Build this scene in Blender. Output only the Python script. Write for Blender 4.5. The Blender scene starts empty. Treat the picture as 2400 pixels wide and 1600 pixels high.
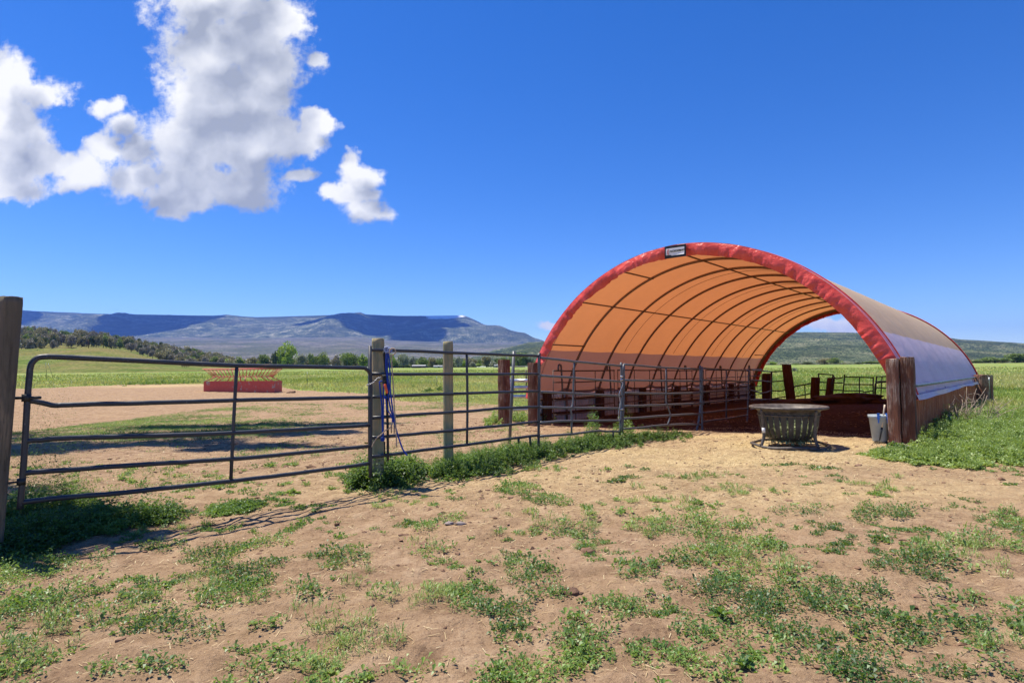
import bpy, math, random
import numpy as np
from mathutils import Vector, Matrix

# ------------------------------------------------------------------ camera, sky, sun
SC = bpy.context.scene
COL = SC.collection
F, H0, ROLL, EYE = 1350.6, 864.8, 0.0091, 1.25
PITCH = math.atan((H0 - 800) / F)
_c, _s = math.cos(PITCH), math.sin(PITCH)
FW = np.array([0, _c, _s]); UP0 = np.array([0, -_s, _c]); RT0 = np.array([1., 0, 0])
RT = RT0 * math.cos(ROLL) + UP0 * -math.sin(ROLL)
UP = RT0 * math.sin(ROLL) + UP0 * math.cos(ROLL)
cd = bpy.data.cameras.new('camera'); cam = bpy.data.objects.new('camera', cd); COL.objects.link(cam)
cd.sensor_width = 36; cd.lens = F / 2400 * 36; cd.clip_end = 60000; cd.clip_start = 0.05
cam.matrix_world = Matrix(((RT[0], UP[0], -FW[0], 0), (RT[1], UP[1], -FW[1], 0), (RT[2], UP[2], -FW[2], EYE), (0, 0, 0, 1)))
SC.camera = cam

SHV = np.array([0.366, -0.222])                       # shadow offset per metre of height
SUN = np.array([-SHV[0], -SHV[1], 1.0]); SUN /= np.linalg.norm(SUN)
EL = math.asin(SUN[2]); AZ = math.atan2(SUN[0], SUN[1])
sl = bpy.data.lights.new('sun', 'SUN'); sl.energy = 4.8; sl.angle = math.radians(0.53); sl.color = (1, .94, .82)
so = bpy.data.objects.new('sun', sl); COL.objects.link(so)
so.rotation_euler = Vector(SUN).to_track_quat('Z', 'Y').to_euler(); so.location = (-20, 20, 60)
SC.view_settings.view_transform = 'Standard'; SC.view_settings.look = 'None'
SC.view_settings.exposure = 0.68; SC.view_settings.gamma = 1
SC.cycles.use_denoising = True; SC.cycles.denoiser = 'OPENIMAGEDENOISE'
SC.cycles.max_bounces = 6; SC.cycles.diffuse_bounces = 3; SC.cycles.glossy_bounces = 2; SC.cycles.transmission_bounces = 3
SC.cycles.volume_bounces = 0; SC.cycles.transparent_max_bounces = 6
SC.cycles.sample_clamp_indirect = 6; SC.cycles.use_adaptive_sampling = True; SC.cycles.adaptive_threshold = 0.015

def px2sky(px, py):
    """tangent of the bearing and of the height of a direction in the picture"""
    d = FW * F + RT * (px - 1200) - UP * (py - 800)
    return d[0] / d[1], d[2] / d[1]

def build_world():
    w = bpy.data.worlds.new('World'); SC.world = w; w.use_nodes = True
    nt = w.node_tree; nt.nodes.clear(); N, L = nt.nodes.new, nt.links.new
    def M(op, a, b=None, c=None):
        n = N('ShaderNodeMath'); n.operation = op
        for i, v in enumerate((a, b, c)):
            if v is None: continue
            if isinstance(v, (int, float)): n.inputs[i].default_value = v
            else: L(v, n.inputs[i])
        return n.outputs[0]
    def VM(op, a, b=None, s=None):
        n = N('ShaderNodeVectorMath'); n.operation = op
        for i, v in enumerate((a, b)):
            if v is None: continue
            if isinstance(v, tuple): n.inputs[i].default_value = v
            else: L(v, n.inputs[i])
        if s is not None: n.inputs['Scale'].default_value = s
        return n.outputs['Value'] if op == 'LENGTH' else n.outputs[0]
    sky = N('ShaderNodeTexSky'); sky.sky_type = 'NISHITA'; sky.sun_disc = False
    sky.sun_elevation = EL; sky.sun_rotation = AZ
    sky.altitude = 2000; sky.air_density = 1.0; sky.dust_density = 0.25; sky.ozone_density = 3.5
    hs = N('ShaderNodeHueSaturation'); hs.inputs['Saturation'].default_value = 1.33; hs.inputs['Hue'].default_value = .5135
    L(sky.outputs[0], hs.inputs['Color'])
    tc = N('ShaderNodeTexCoord'); sp = N('ShaderNodeSeparateXYZ'); L(tc.outputs['Generated'], sp.inputs[0])
    y = M('MAXIMUM', sp.outputs[1], 0.02)
    cb = N('ShaderNodeCombineXYZ'); L(M('DIVIDE', sp.outputs[0], y), cb.inputs[0]); L(M('DIVIDE', sp.outputs[2], y), cb.inputs[1])
    uv = cb.outputs[0]
    def noise(v, scale, detail, rough, off=(0, 0, 0)):
        n = N('ShaderNodeTexNoise'); n.noise_dimensions = '3D'; n.inputs['Scale'].default_value = scale
        n.inputs['Detail'].default_value = detail; n.inputs['Roughness'].default_value = rough
        L(VM('ADD', v, off), n.inputs['Vector']); return n
    blobs = [(505,10,150,95),(610,70,112,75),(505,120,130,95),(625,150,100,82),(520,225,128,85),(600,225,92,75),(505,320,135,85),
      (430,360,105,85),(585,330,112,90),(470,430,170,62),(555,440,85,52),(395,470,62,36),(320,425,80,48),(250,250,38,30),(285,292,46,38),
      (318,345,46,42),(235,345,46,38),(195,405,66,38),(0,200,60,85),(35,190,62,60),(85,215,76,36),(15,290,98,85),(40,370,100,58),
      (20,430,88,34),(140,375,90,32),(738,145,30,22),(685,60,34,36),(730,272,36,22),(745,300,44,28),(712,335,50,32),(655,320,48,60),
      (824,380,26,30),(846,412,42,34),(835,460,56,32),(862,500,52,30),(790,455,42,20),(700,412,48,18),(1290,768,30,12),(1960,765,120,16)]
    def field(v, bl):
        acc = None
        for (a, b, rx, ry) in bl:
            u0, v0 = px2sky(a, b)
            ra = rx * 1.24 / F; rb = ry * 1.24 / F
            d = VM('MULTIPLY', VM('SUBTRACT', v, (u0, v0, 0)), (1 / ra, 1 / rb, 0))
            q = M('SUBTRACT', 1.0, VM('LENGTH', d))
            if acc is None: acc = q
            else:
                m = N('ShaderNodeMath'); m.operation = 'SMOOTH_MAX'; m.inputs[2].default_value = .30
                L(acc, m.inputs[0]); L(q, m.inputs[1]); acc = m.outputs[0]
        return acc
    n1 = noise(uv, 6, 4, .55, (3, 1, 0)); n2 = noise(uv, 30, 4, .6, (1, 7, 2))
    a_ = VM('SCALE', VM('SUBTRACT', n1.outputs['Color'], (.5, .5, .5)), s=.07)
    b_ = VM('SCALE', VM('SUBTRACT', n2.outputs['Color'], (.5, .5, .5)), s=.018)
    uvw = VM('ADD', VM('ADD', uv, a_), b_)
    def dens(v, vw, bl, fine=True):
        f = field(vw, bl)
        n = noise(v, 15, 9 if fine else 6, .60).outputs['Fac']
        f = M('ADD', f, M('MULTIPLY', M('SUBTRACT', n, .50), 1.7))
        if fine: f = M('ADD', f, M('MULTIPLY', M('SUBTRACT', noise(v, 60, 6, .6, (5, 5, 5)).outputs['Fac'], .5), .55))
        return f
    def ss(x, a, b):
        n = N('ShaderNodeMapRange'); n.interpolation_type = 'SMOOTHSTEP'; n.inputs[1].default_value = a; n.inputs[2].default_value = b; L(x, n.inputs[0]); return n.outputs[0]
    def relief(v):                                       # heaped shape of the cloud surface
        n = noise(v, 8, 6, .5, (2, 2, 2)).outputs['Fac']
        w_ = N('ShaderNodeTexVoronoi'); w_.feature = 'SMOOTH_F1'; w_.inputs['Scale'].default_value = 9; w_.inputs['Smoothness'].default_value = .8
        w_.inputs['Detail'].default_value = 2; L(v, w_.inputs['Vector'])
        return M('SUBTRACT', n, M('MULTIPLY', w_.outputs['Distance'], .35))
    def cloud(bl, dim):
        d0 = dens(uv, uvw, bl)
        alpha = ss(d0, -.04, .44)
        lit = M('MULTIPLY', M('SUBTRACT', relief(uvw), relief(VM('ADD', uvw, (-0.016, 0.030, 0)))), 1.0)
        back = field(VM('ADD', uvw, (-0.03, 0.055, 0)), bl)
        body = ss(M('ADD', M('MULTIPLY', M('MAXIMUM', back, -.3), .95), M('MULTIPLY', noise(uv, 3.4, 5, .5, (9, 2, 4)).outputs['Fac'], 2.2)), .95, 2.0)  # self-shadow away from the sun, painted into the cloud colour
        val = M('ADD', M('SUBTRACT', .98, M('MULTIPLY', body, .50)), lit)
        val = M('MINIMUM', M('MAXIMUM', val, .40), 1.08)
        cr = N('ShaderNodeValToRGB'); e = cr.color_ramp.elements
        e[0].position = .38; e[0].color = (.36, .40, .50, 1); e[1].position = 1; e[1].color = (1, 1, 1, 1)
        m = e.new(.7); m.color = (.66, .69, .77, 1)
        L(val, cr.inputs[0])
        cs = N('ShaderNodeVectorMath'); cs.operation = 'SCALE'; L(cr.outputs[0], cs.inputs[0]); cs.inputs['Scale'].default_value = 5.9 * dim
        mx = N('ShaderNodeMix'); mx.data_type = 'RGBA'; L(alpha, mx.inputs[0]); L(hs.outputs[0], mx.inputs[6]); L(cs.outputs[0], mx.inputs[7])
        bg = N('ShaderNodeBackground'); bg.inputs[1].default_value = 0.114; L(mx.outputs[2], bg.inputs[0]); return bg.outputs[0]
    bg = N('ShaderNodeBackground'); bg.inputs[1].default_value = 0.114; L(hs.outputs[0], bg.inputs[0])
    sh = bg.outputs[0]
    for bl in ([k for k in blobs if k[1] < 600], [k for k in blobs if k[1] > 600]):   # only the part of the sky where that cloud stands
        c = [px2sky(k[0] + i * k[2] * 2.2, k[1] + j * k[3] * 2.2) for k in bl for i in (-1, 1) for j in (-1, 1)]
        u0, u1, v0, v1 = min(k[0] for k in c), max(k[0] for k in c), min(k[1] for k in c), max(k[1] for k in c)
        sv = N('ShaderNodeSeparateXYZ'); L(uv, sv.inputs[0])
        g = [M('GREATER_THAN', sv.outputs[0], u0), M('LESS_THAN', sv.outputs[0], u1), M('GREATER_THAN', sv.outputs[1], max(v0, .03)), M('LESS_THAN', sv.outputs[1], v1), M('GREATER_THAN', sp.outputs[1], .05)]
        f = g[0]
        for k in g[1:]: f = M('MULTIPLY', f, k)
        ms = N('ShaderNodeMixShader'); L(f, ms.inputs[0]); L(sh, ms.inputs[1]); L(cloud(bl, 1.0), ms.inputs[2]); sh = ms.outputs[0]
    o = N('ShaderNodeOutputWorld'); L(sh, o.inputs[0])
    w.cycles.sampling_method = 'MANUAL'; w.cycles.sample_map_resolution = 256
build_world()

# ------------------------------------------------------------------ numeric helpers
random.seed(4); RNG = np.random.default_rng(7)
def _h(ix, iy, seed):
    n = (ix.astype(np.int64) * 374761393 + iy.astype(np.int64) * 668265263 + seed * 974634777) & 0xffffffff
    n = ((n ^ (n >> 13)) * 1274126177) & 0xffffffff
    return ((n ^ (n >> 16)) & 0xffff) / 65535.0
def vnoise(x, y, seed=0):
    x = np.asarray(x, float); y = np.asarray(y, float)
    ix = np.floor(x); iy = np.floor(y); fx = x - ix; fy = y - iy
    fx = fx * fx * (3 - 2 * fx); fy = fy * fy * (3 - 2 * fy)
    a = _h(ix, iy, seed); b = _h(ix + 1, iy, seed); c = _h(ix, iy + 1, seed); d = _h(ix + 1, iy + 1, seed)
    return (a * (1 - fx) + b * fx) * (1 - fy) + (c * (1 - fx) + d * fx) * fy
def fbm(x, y, o=4, seed=0, gain=.5):
    t = 0; a = 1; s = 0
    for i in range(o):
        t = t + a * vnoise(x * 2 ** i + 17.3 * i, y * 2 ** i - 9.1 * i, seed + i); s += a; a *= gain
    return t / s
def sst(a, b, x): t = np.clip((np.asarray(x, float) - a) / (b - a), 0, 1); return t * t * (3 - 2 * t)
def horizon(px): return H0 + ROLL * (px - 1200)

# barn frame (fitted): right front corner, axis, front direction
BX, BY, YAW = 6.769, 9.771, 0.734
AX2 = np.array([math.sin(YAW), math.cos(YAW)]); FR2 = np.array([-math.cos(YAW), math.sin(YAW)])
W, RISE, SP, BL = 8.567, 3.266, 1.6417, 16.68
SLP, CSL = -0.006, -0.021
def barn_uv(x, y):
    dx = np.asarray(x, float) - BX; dy = np.asarray(y, float) - BY
    return dx * AX2[0] + dy * AX2[1], dx * FR2[0] + dy * FR2[1]      # along the axis, along the front
HILL_GREEN = [(-900,820),(-300,818),(0,815),(120,815),(190,814),(226,815),(268,820),(312,829),(357,840),(400,852),(440,868),(3000,880)]
def egrade(px):                                     # how high the far edge of the meadow stands over the horizon, in pixels
    return np.interp(px, [-800, 300, 700, 1200, 2000, 2350, 3000], [8, 6, 6, 5, 4, 4, 4])
def gz(x, y):
    x = np.asarray(x, float); y = np.asarray(y, float)
    r = np.hypot(x, y)
    a, t = barn_uv(x, y)
    plane = -.021 * t - .006 * a
    sc = np.minimum(1, 26 / np.maximum(r, 1e-3)); plane = np.where(r > 26, -.021 * (t * sc) - .006 * (a * sc), plane)
    plane = np.clip(plane, -.45, .3)
    plane = plane - .11 * np.exp(-((x + 2.6) ** 2 + (y - 5.0) ** 2) / 18) - .04
    px = 1200 + F * np.clip(x / np.maximum(y, .1), -3, 3)
    e = egrade(px) / F
    dist = np.where(y > 0, y, r)
    far = -.36 + (EYE + .36 + e * 320) * np.minimum(dist, 320) / 320 + np.clip(dist - 320, 0, 4000) * e * .3
    far = far + .0
    w = sst(24, 60, r)
    z = plane * (1 - w) + far * w
    z = z + (fbm(x * .35, y * .35, 3, 5) - .5) * .10 * sst(0, 8, r) * (1 - .0 * w)
    return z
def und(x, y):                                       # small lumps of the trodden soil
    b = (fbm(x * 1.7, y * 1.7, 3, 11) - .5) * .04 + (fbm(x * 7, y * 7, 3, 12) - .5) * .036 + (fbm(x * 22, y * 22, 2, 13) - .5) * .014 - .02 * np.clip(fbm(x * 2.6, y * 2.6, 2, 14) - .58, 0, 1) / .2
    return b
def ray(px, py):
    return FW * F + RT * (px - 1200) - UP * (py - 800)
def at(px, py, Y):
    d = ray(px, py); p = d * (Y / d[1]); return np.array([p[0], p[1], p[2] + EYE])
def ground(px, py):
    d = ray(px, py); d = d / d[1]; lo, hi = .8, 4000.
    for _ in range(60):
        m = (lo + hi) / 2; x, z = d[0] * m, EYE + d[2] * m
        if z > float(gz(x, m)): lo = m
        else: hi = m
    return np.array([d[0] * lo, lo, float(gz(d[0] * lo, lo))])
def onplane(px, py, A, B):                           # where the line of sight meets the upright plane through A and B
    A = np.asarray(A, float); B = np.asarray(B, float)
    d = ray(px, py); n = np.array([B[1] - A[1], A[0] - B[0]])
    t = (A[:2] @ n) / (d[:2] @ n); p = d * t
    return np.array([p[0], p[1], p[2] + EYE])
def gp(x, y, dz=0): return np.array([x, y, float(gz(x, y)) + dz])
def project(P):
    P = np.atleast_2d(P) - np.array([0, 0, EYE]); d = P @ FW; d = np.where(d > .05, d, np.nan)
    return 1200 + F * (P @ RT) / d, 800 - F * (P @ UP) / d
def bp(a, t, z=0):                                   # a point in barn coordinates
    p = np.array([BX, BY]) + AX2 * a + FR2 * t; return np.array([p[0], p[1], z])

# ------------------------------------------------------------------ mesh helpers
class MB:
    def __init__(s): s.v = []; s.f = []; s.n = 0
    def add(s, v, f):
        v = np.asarray(v, float).reshape(-1, 3); s.v.append(v)
        s.f.extend([tuple(int(i) + s.n for i in q) for q in f]); s.n += len(v); return s
    def box(s, c, size, rz=0, M=None):
        hx, hy, hz = [k / 2 for k in size]
        v = np.array([(x, y, z) for z in (-hz, hz) for y in (-hy, hy) for x in (-hx, hx)])
        if M is not None: v = v @ np.asarray(M).T
        cs, sn = math.cos(rz), math.sin(rz)
        v = np.stack([v[:, 0] * cs - v[:, 1] * sn, v[:, 0] * sn + v[:, 1] * cs, v[:, 2]], 1) + np.asarray(c)
        return s.add(v, [(0, 2, 3, 1), (4, 5, 7, 6), (0, 1, 5, 4), (2, 6, 7, 3), (0, 4, 6, 2), (1, 3, 7, 5)])
    def tube(s, path, r, n=8, cap=True, closed=False):
        P = np.asarray(path, float); m = len(P); rr = np.broadcast_to(np.asarray(r, float), (m,))
        if closed: T = np.roll(P, -1, 0) - np.roll(P, 1, 0)
        else: T = np.gradient(P, axis=0)
        T /= np.maximum(np.linalg.norm(T, axis=1, keepdims=True), 1e-9)
        ref = np.array([0, 0, 1.]) if abs(T[0][2]) < .9 else np.array([1., 0, 0])
        u = np.cross(T[0], ref); u /= np.linalg.norm(u); rings = []
        for i in range(m):
            u = u - T[i] * (u @ T[i]); u /= max(np.linalg.norm(u), 1e-9); w = np.cross(T[i], u)
            a = np.arange(n) * 2 * math.pi / n
            rings.append(P[i] + rr[i] * (np.outer(np.cos(a), u) + np.outer(np.sin(a), w)))
        f = []
        for i in range(m if closed else m - 1):
            for j in range(n):
                k = (j + 1) % n; i2 = (i + 1) % m
                f.append((i * n + j, i * n + k, i2 * n + k, i2 * n + j))
        if cap and not closed: f += [tuple(range(n - 1, -1, -1)), tuple((m - 1) * n + j for j in range(n))]
        return s.add(np.concatenate(rings), f)
    def grid(s, P, flip=False):                      # P: (a, b, 3)
        a, b = P.shape[:2]; f = []
        for i in range(a - 1):
            for j in range(b - 1):
                q = (i * b + j, i * b + j + 1, (i + 1) * b + j + 1, (i + 1) * b + j)
                f.append(q[::-1] if flip else q)
        return s.add(P.reshape(-1, 3), f)
    def ball(s, c, r, seed=0, rough=.25, sub=2):
        bm = __import__('bmesh').new(); __import__('bmesh').ops.create_icosphere(bm, subdivisions=sub, radius=1)
        v = np.array([q.co[:] for q in bm.verts]); f = [tuple(w.index for w in q.verts) for q in bm.faces]; bm.free()
        k = 1 + rough * (fbm(v[:, 0] * 1.7 + seed * 3.1 + 50, v[:, 1] * 1.7 + v[:, 2] * 2.3 + 50, 3, seed) - .5) * 2
        return s.add(v * k[:, None] * np.asarray(r) + np.asarray(c), f)
    def build(s, name, mat, parent=None, smooth=True, origin=None, attr=None):
        V = np.concatenate(s.v) if s.v else np.zeros((0, 3))
        o0 = np.array(origin if origin is not None else (parent['_o'] if parent is not None and '_o' in parent else (0, 0, 0)), float)
        return mkobj(name, V - o0, s.f, mat, parent, smooth, None if parent is not None else o0, attr)
def mkobj(name, V, faces, mat, parent=None, smooth=True, loc=None, attr=None):
    me = bpy.data.meshes.new(name)
    if isinstance(faces, np.ndarray):
        k = faces.shape[1]; nf = len(faces)
        me.vertices.add(len(V)); me.vertices.foreach_set('co', np.ascontiguousarray(V, np.float32).ravel())
        me.loops.add(nf * k); me.loops.foreach_set('vertex_index', np.ascontiguousarray(faces, np.int32).ravel())
        me.polygons.add(nf); me.polygons.foreach_set('loop_start', np.arange(0, nf * k, k, dtype=np.int32))
        me.update(calc_edges=True)
    else:
        me.from_pydata(V.tolist(), [], [list(q) for q in faces])
    me.polygons.foreach_set('use_smooth', np.full(len(me.polygons), smooth))
    for n, d in (attr or {}).items():
        d = np.asarray(d, np.float32)
        if d.ndim == 2: a = me.attributes.new(n, 'FLOAT_COLOR', 'POINT'); a.data.foreach_set('color', d.ravel())
        else: a = me.attributes.new(n, 'FLOAT', 'POINT'); a.data.foreach_set('value', d)
    if mat is not None: me.materials.append(mat)
    me.update()
    o = bpy.data.objects.new(name, me); COL.objects.link(o)
    if parent is not None: o.parent = parent
    elif loc is not None: o.location = tuple(loc)
    return o
def tag(o, label=None, cat=None, group=None, kind=None):
    for k, v in (('label', label), ('category', cat), ('group', group), ('kind', kind)):
        if v: o[k] = v
    return o
def thing(name, label, cat, loc, group=None):
    o = bpy.data.objects.new(name, None); COL.objects.link(o); o.location = tuple(float(k) for k in loc)
    o.empty_display_size = .2; o['_o'] = [float(k) for k in loc]; return tag(o, label, cat, group)
def smoothpath(pts, k=6):
    P = np.asarray(pts, float)
    if len(P) < 3: return P
    Q = np.vstack([2 * P[0] - P[1], P, 2 * P[-1] - P[-2]]); out = []
    for i in range(1, len(Q) - 2):
        for t in np.arange(k) / k:
            a, b, c, d = Q[i - 1], Q[i], Q[i + 1], Q[i + 2]
            out.append(.5 * (2 * b + (c - a) * t + (2 * a - 5 * b + 4 * c - d) * t * t + (3 * b - a - 3 * c + d) * t ** 3))
    return np.array(out + [P[-1]])
def wavy(path, amp, seed, seg=.25):                  # dents along a straight rail
    P = np.asarray(path, float); out = []
    for i in range(len(P) - 1):
        n = max(2, int(np.linalg.norm(P[i + 1] - P[i]) / seg)); t = np.linspace(0, 1, n, endpoint=False)[:, None]
        out.append(P[i] * (1 - t) + P[i + 1] * t)
    Q = np.vstack(out + [P[-1:]]); k = np.arange(len(Q))
    Q[:, 2] += amp * (fbm(k * .35 + seed * 7, k * 0 + seed, 3, seed) - .5) * 2
    Q[:, 0] += amp * .7 * (fbm(k * .35 + seed * 5, k * 0 + 3 + seed, 3, seed + 3) - .5) * 2
    return Q

# ------------------------------------------------------------------ materials
def mat(name):
    m = bpy.data.materials.new(name); m.use_nodes = True; nt = m.node_tree
    return m, nt, nt.nodes['Principled BSDF']
def nd(nt, t, **k):
    n = nt.nodes.new(t)
    for a, v in k.items(): setattr(n, a, v)
    return n
def noise_n(nt, vec, scale, detail=6, rough=.55):
    n = nd(nt, 'ShaderNodeTexNoise'); n.inputs['Scale'].default_value = scale; n.inputs['Detail'].default_value = detail
    n.inputs['Roughness'].default_value = rough
    if vec is not None: nt.links.new(vec, n.inputs['Vector'])
    return n.outputs['Fac']
def ramp(nt, fac, stops):
    r = nd(nt, 'ShaderNodeValToRGB'); e = r.color_ramp.elements
    e[0].position, e[0].color = stops[0][0], (*stops[0][1], 1); e[1].position, e[1].color = stops[-1][0], (*stops[-1][1], 1)
    for p, c in stops[1:-1]: q = e.new(p); q.color = (*c, 1)
    nt.links.new(fac, r.inputs[0]); return r.outputs[0]
def mix(nt, fac, a, b, mode='MIX'):
    m = nd(nt, 'ShaderNodeMix', data_type='RGBA', blend_type=mode)
    for i, v in ((0, fac), (6, a), (7, b)):
        if isinstance(v, (int, float)): m.inputs[i].default_value = v
        elif isinstance(v, tuple): m.inputs[i].default_value = (*v, 1)
        else: nt.links.new(v, m.inputs[i])
    return m.outputs[2]
def mth(nt, op, a, b=0.0, c=None):
    n = nd(nt, 'ShaderNodeMath', operation=op)
    for i, v in enumerate((a, b, c)):
        if v is None: continue
        if isinstance(v, (int, float)): n.inputs[i].default_value = v
        else: nt.links.new(v, n.inputs[i])
    return n.outputs[0]
def mapr(nt, x, a, b, c=0., d=1.):
    n = nd(nt, 'ShaderNodeMapRange', interpolation_type='SMOOTHSTEP'); nt.links.new(x, n.inputs[0])
    for i, v in enumerate((a, b, c, d)): n.inputs[i + 1].default_value = v
    return n.outputs[0]
def coords(nt, scale=(1, 1, 1), kind='Object'):
    t = nd(nt, 'ShaderNodeTexCoord'); m = nd(nt, 'ShaderNodeMapping'); m.inputs['Scale'].default_value = scale
    nt.links.new(t.outputs[kind], m.inputs[0]); return m.outputs[0]
def bump(nt, p, h, strength, dist=.01):
    b = nd(nt, 'ShaderNodeBump'); b.inputs['Strength'].default_value = strength; b.inputs['Distance'].default_value = dist
    nt.links.new(h, b.inputs['Height']); nt.links.new(b.outputs[0], p.inputs['Normal'])
def simple(name, c1, c2, scale=8, rough=.7, metal=0., bmp=.2, sc=(1, 1, 1), spec=.3):
    m, nt, p = mat(name); v = coords(nt, sc); n = noise_n(nt, v, scale)
    nt.links.new(ramp(nt, n, [(.3, c1), (.7, c2)]), p.inputs['Base Color'])
    p.inputs['Roughness'].default_value = rough; p.inputs['Metallic'].default_value = metal; p.inputs['Specular IOR Level'].default_value = spec
    if bmp: bump(nt, p, noise_n(nt, v, scale * 4), bmp)
    return m
def tube_mat(name, base, worn, amount=.55, rough=.42, rust=(.12, .05, .025)):
    m, nt, p = mat(name); v = coords(nt); n = noise_n(nt, v, 7, 8, .65); n2 = noise_n(nt, v, 40, 4)
    c = mix(nt, mapr(nt, n2, .62, .75), base, worn)
    c = mix(nt, mapr(nt, n, amount, amount + .12, 0, .7), c, rust)
    nt.links.new(c, p.inputs['Base Color']); p.inputs['Roughness'].default_value = rough; p.inputs['Specular IOR Level'].default_value = .5
    nt.links.new(mapr(nt, n, .3, .8, rough - .1, rough + .25), p.inputs['Roughness']); bump(nt, p, n2, .12, .004); return m
def wood_mat(name, dark, mid, pale, pale_amt=.6, grain=(18, 18, 1.4), bs=.8):
    m, nt, p = mat(name); v = coords(nt, grain); n = noise_n(nt, v, 1.6, 9, .68); v2 = coords(nt, (1, 1, .6)); n2 = noise_n(nt, v2, 4, 6)
    n3 = noise_n(nt, coords(nt, (40, 40, 3)), 1.2, 8, .7)
    c = ramp(nt, n, [(.25, dark), (.5, mid), (.75, mid)])
    f = mth(nt, 'MULTIPLY', mapr(nt, n2, .4, .65), mapr(nt, n3, pale_amt - .08, pale_amt + .1))
    c = mix(nt, f, c, pale)
    crack = mapr(nt, n, .30, .38, 1, 0); c = mix(nt, crack, c, tuple(k * .35 for k in dark))
    nt.links.new(c, p.inputs['Base Color']); p.inputs['Roughness'].default_value = .85; p.inputs['Specular IOR Level'].default_value = .2
    h = mth(nt, 'ADD', n, mth(nt, 'MULTIPLY', n3, .6)); bump(nt, p, h, bs, .02); return m
def leaf_mat(name, c1, c2, c3, trans=.35):
    m, nt, p = mat(name); nt.nodes.remove(p); out = nt.nodes['Material Output']
    a = nd(nt, 'ShaderNodeAttribute'); a.attribute_name = 'tint'
    c = ramp(nt, a.outputs['Fac'], [(0, c1), (.55, c2), (1, c3)])
    d = nd(nt, 'ShaderNodeBsdfDiffuse'); t = nd(nt, 'ShaderNodeBsdfTranslucent'); g = nd(nt, 'ShaderNodeBsdfGlossy'); g.inputs['Roughness'].default_value = .5
    nt.links.new(c, d.inputs[0]); nt.links.new(mix(nt, .5, c, (c3[0] * 1.5, c3[1] * 1.4, c3[2] * .5)), t.inputs[0])
    s = nd(nt, 'ShaderNodeMixShader'); s.inputs[0].default_value = trans; nt.links.new(d.outputs[0], s.inputs[1]); nt.links.new(t.outputs[0], s.inputs[2])
    s2 = nd(nt, 'ShaderNodeMixShader'); s2.inputs[0].default_value = .05; nt.links.new(s.outputs[0], s2.inputs[1]); nt.links.new(g.outputs[0], s2.inputs[2])
    nt.links.new(s2.outputs[0], out.inputs[0]); return m

M_TIE = wood_mat('creosote_timber', (.035, .014, .008), (.14, .055, .033), (.42, .30, .22), .52)
M_TIE_PALE = wood_mat('weathered_timber', (.06, .024, .015), (.21, .088, .055), (.55, .42, .32), .50)
M_TIE_DK = wood_mat('dark_timber', (.02, .009, .006), (.085, .032, .018), (.2, .12, .08), .6)
M_POST = wood_mat('treated_post', (.13, .11, .075), (.31, .27, .18), (.46, .35, .21), .46, (14, 14, 1.0), .5)
M_POSTD = wood_mat('old_dark_post', (.05, .042, .03), (.14, .12, .085), (.26, .2, .13), .5, (14, 14, 1.0), .6)
M_POSTG = wood_mat('green_treated_post', (.11, .115, .07), (.26, .27, .17), (.45, .33, .18), .45, (14, 14, 1.0), .5)
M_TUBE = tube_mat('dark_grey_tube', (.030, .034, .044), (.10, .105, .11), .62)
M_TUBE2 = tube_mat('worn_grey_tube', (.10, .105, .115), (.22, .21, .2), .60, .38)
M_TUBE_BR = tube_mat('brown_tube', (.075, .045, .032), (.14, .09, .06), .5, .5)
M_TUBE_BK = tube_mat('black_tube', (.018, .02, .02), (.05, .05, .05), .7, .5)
M_GALV = simple('galvanised_tube', (.5, .52, .55), (.68, .7, .72), 30, .35, .85, .05)
M_CHAIN = simple('zinc_chain', (.3, .3, .3), (.5, .5, .5), 60, .4, .8, 0)
M_REDST = None

# ------------------------------------------------------------------ ground
def world_grass_mask(x, y):
    """1 where the sward is closed, 0 on trodden soil (place on the ground, in metres)"""
    x = np.asarray(x, float); y = np.asarray(y, float)
    E_ = [(-400,928),(60,911),(230,903),(470,901),(640,907),(740,916),(860,923),(930,938),(1080,944),(1170,950),(1240,955)]
    G = np.array([ground(a, b) for a, b in E_]); az = G[:, 0] / G[:, 1]
    yb = np.interp(x / np.maximum(y, .3), az, G[:, 1], left=G[0, 1], right=G[-1, 1])
    wob = (fbm(x * .55, y * .25, 4, 21) - .5)
    m = sst(-1.2, 1.6, y - yb * (1 + wob * .16))
    a, t = barn_uv(x, y)
    inside = (t < W + 1.6) & (a < BL + .2)
    m = np.where(inside | (a < -1.0), np.where(a < -1.0, np.where(x / np.maximum(y, .3) < .05, m, 0), 0), m)
    # weedy bank on the right of the barn
    FB = [(2040,1062),(2120,1078),(2200,1092),(2300,1078),(2400,1066),(2700,1050)]
    G2 = np.array([ground(p, q) for p, q in FB]); az2 = G2[:, 0] / G2[:, 1]
    yb2 = np.interp(x / np.maximum(y, .3), az2, G2[:, 1])
    right = (t < -.15) & (x / np.maximum(y, .3) > az2[0])
    m = np.where(right, sst(-.15, .35, y - yb2 * (1 + wob * .05)), m)
    return np.where(y <= .3, .2, m)
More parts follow.
